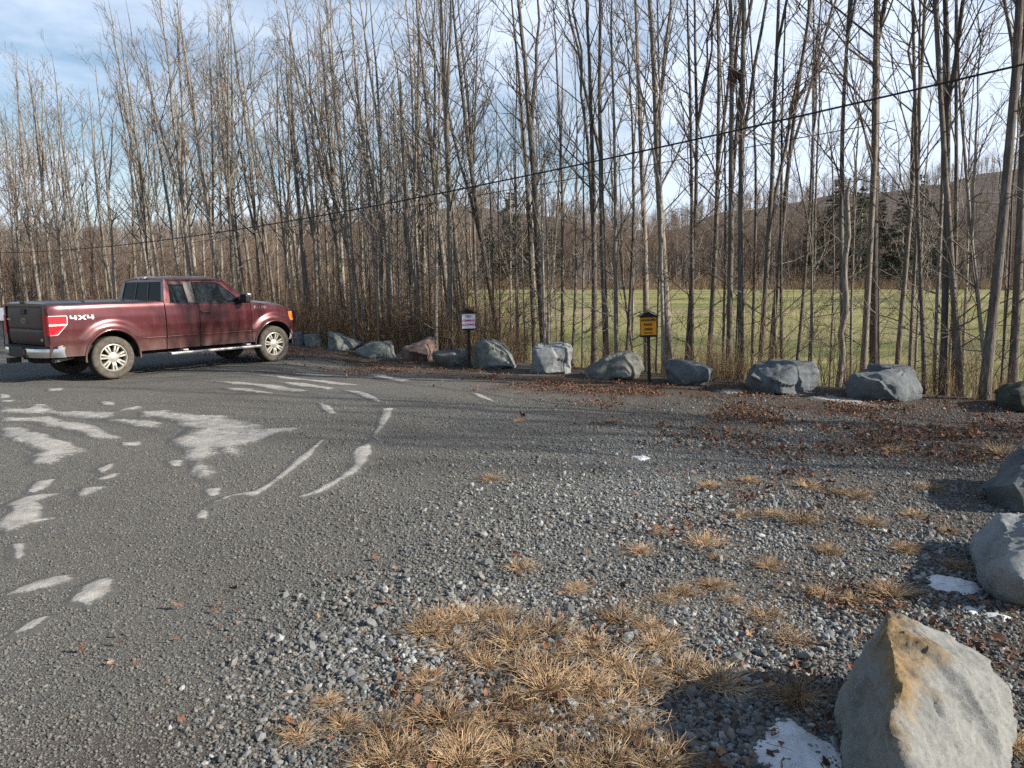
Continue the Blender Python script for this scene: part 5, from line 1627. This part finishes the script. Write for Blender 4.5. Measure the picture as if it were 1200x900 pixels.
# ------------------------------------------------------------------ GRASS TUFTS
def straw_material():
    t = NT("dry_straw")
    c = t.ramp(t.noise(18, 3), [(0.3, (0.15, 0.088, 0.046)), (0.5, (0.39, 0.26, 0.145)), (0.75, (0.60, 0.475, 0.32))])
    q = t.n.new("ShaderNodeHueSaturation"); t.l.new(c, q.inputs['Color'])
    t.l.new(t.math('ADD', t.math('MULTIPLY', t.rand(), 0.65), 0.55), q.inputs['Value'])
    t.color(q.outputs[0]); t.rough(0.7)
    return t.m
M_STRAW = straw_material()
def tuft_mesh(seed, n=150, L0=0.07, L1=0.19, spread=0.045, lean=0.8):
    r = np.random.default_rng(seed)
    az = r.uniform(0, 6.283, n); rr = np.abs(r.normal(0, spread, n))
    S = np.stack([rr * np.cos(az), rr * np.sin(az) * 0.8, np.full(n, -0.004)], -1)
    a2 = az + r.normal(0, 1.0, n); ln = r.uniform(0.15, 1.0, n) * lean
    D = norm(np.stack([np.cos(a2) * ln, np.sin(a2) * ln, r.uniform(0.08, 0.75, n)], -1))
    L = r.uniform(L0, L1, n)
    P = strands(r, S, D, L, 5, -0.30, 0.04)
    P[:, :, 2] = np.maximum(P[:, :, 2], 0.004 + 0.004 * r.random((n, 1)))
    return mesh_np("grass_tuft", *tubes(P, np.array([[0.0014, 0.0014, 0.0012, 0.0009, 0.0003]]) * r.uniform(0.7, 1.3, (n, 1)), 3), M_STRAW)
TUFT = [tuft_mesh(200 + i, n=int(130 + 30 * (i % 5)), L1=0.15 + 0.015 * (i % 4), spread=0.035 + 0.008 * (i % 3)) for i in range(9)]
# pixel centre, half width px
TF = [(640,725,60),(566,770,40),(728,718,40),(570,840,40),(690,830,40),(620,770,48),(600,815,46),(600,745,45),(545,860,45),(660,760,32),(740,850,45),(525,720,40),(450,850,40),(880,560,16),(1070,600,20),(1110,620,20),(900,660,22),(970,640,24),(1000,700,26),(960,690,24),(870,600,18),(750,640,20),(1120,660,22),(780,700,24),(500,730,45),(560,715,40),(690,745,40),(720,765,50),(770,745,45),(800,775,50),(640,795,55),(690,790,50),(720,810,50),(845,790,50),
      (520,830,50),(460,875,55),(400,840,35),(385,815,25),(350,855,30),(540,880,55),(600,870,50),(650,870,55),(715,880,55),(770,890,50),(500,790,35),(610,660,32),(672,687,26),
      (825,630,28),(800,690,25),(835,680,28),(895,715,32),(925,745,34),(1040,690,38),(830,567,18),(945,565,25),(985,575,25),(1090,568,22),(1048,525,18),(1060,640,24),(940,605,30),(1020,610,25),
      (1170,525,25),(1135,520,15),(715,492,18),(608,492,10),(575,560,16),(935,810,45),(1190,870,40),(530,750,40),(590,715,30),(750,790,40),(620,830,45),(480,830,30),(840,650,18),
      (430,890,40),(790,880,40),(680,895,45),(505,895,45),(760,730,30),(1005,580,20),(905,600,18),(775,620,20),(860,700,18)]
TL = []
r = np.random.default_rng(3)
for i, (px, py, hw) in enumerate(TF):
    g = G(px, py + hw * 0.28)
    dpt = g.y * CP - (g.z - CAMH) * SP
    s_ = hw * dpt / 900 / 0.148
    o = link('grass_tuft', TUFT[i % 9], None, (g.x, g.y, float(H(g.x, g.y)) + 0.006))
    o.rotation_euler = (0, 0, r.uniform(0, 6.28)); o.scale = (s_, s_, s_ * r.uniform(0.6, 1.0))
    size = "broad" if hw >= 48 else ("middling" if hw >= 30 else "small")
    if px < 860 and py >= 850: zone = "in the row of the grass patch nearest the camera"
    elif px < 860 and py >= 785: zone = "in the second row of the grass patch"
    elif px < 860 and py >= 735: zone = "in the middle of the grass patch"
    elif px < 860 and py >= 700: zone = "along the far edge of the grass patch"
    elif px > 860 and py > 660: zone = "on loose stones by the nearest boulders"
    elif px > 860 and py > 550: zone = "in leafy gravel before the dark side boulder"
    elif px > 860: zone = "near the mossy corner boulder"
    elif py > 600: zone = "standing apart on open gravel"
    else: zone = "alone on the gravel near the leaf drifts"
    tag(o, "", 'grass tuft', "dry straw tufts growing through the gravel")
    TL.append((o, f"{size} dry tuft {zone}", px))
number_labels(TL)
# loose straw lying between the tufts
def straw():
    r = np.random.default_rng(44)
    c = [(p, q, w) for p, q, w in TF]
    P = []
    for px, py, hw in c:
        k = int((6 + hw * 0.6) if py > 700 and px < 860 else (6 + hw * 0.5))
        for _ in range(k):
            a = px + r.normal(0, hw * 1.15); b = py + hw * 0.2 + r.normal(0, hw * 0.55)
            if b < 480 or b > 960: continue
            g = G(a, b); P.append((g.x, g.y))
    P = np.array(P); n = len(P)
    az = r.uniform(0, 6.283, n)
    S = np.stack([P[:, 0], P[:, 1], H(P[:, 0], P[:, 1]) + r.uniform(0.012, 0.03, n)], -1)
    D = norm(np.stack([np.cos(az), np.sin(az), r.uniform(-0.05, 0.22, n)], -1))
    Q = strands(r, S, D, r.uniform(0.04, 0.14, n), 4, -0.15, 0.04)
    Q[:, :, 2] = np.maximum(Q[:, :, 2], 0.012)
    o = link("dry_grass", mesh_np("dry_grass", *tubes(Q, np.array([[0.0012, 0.0012, 0.0009, 0.0003]]) * r.uniform(0.7, 1.3, (n, 1)), 3), M_STRAW))
    tag(o, "loose dry grass blades lying on the gravel", kind='stuff')
straw()
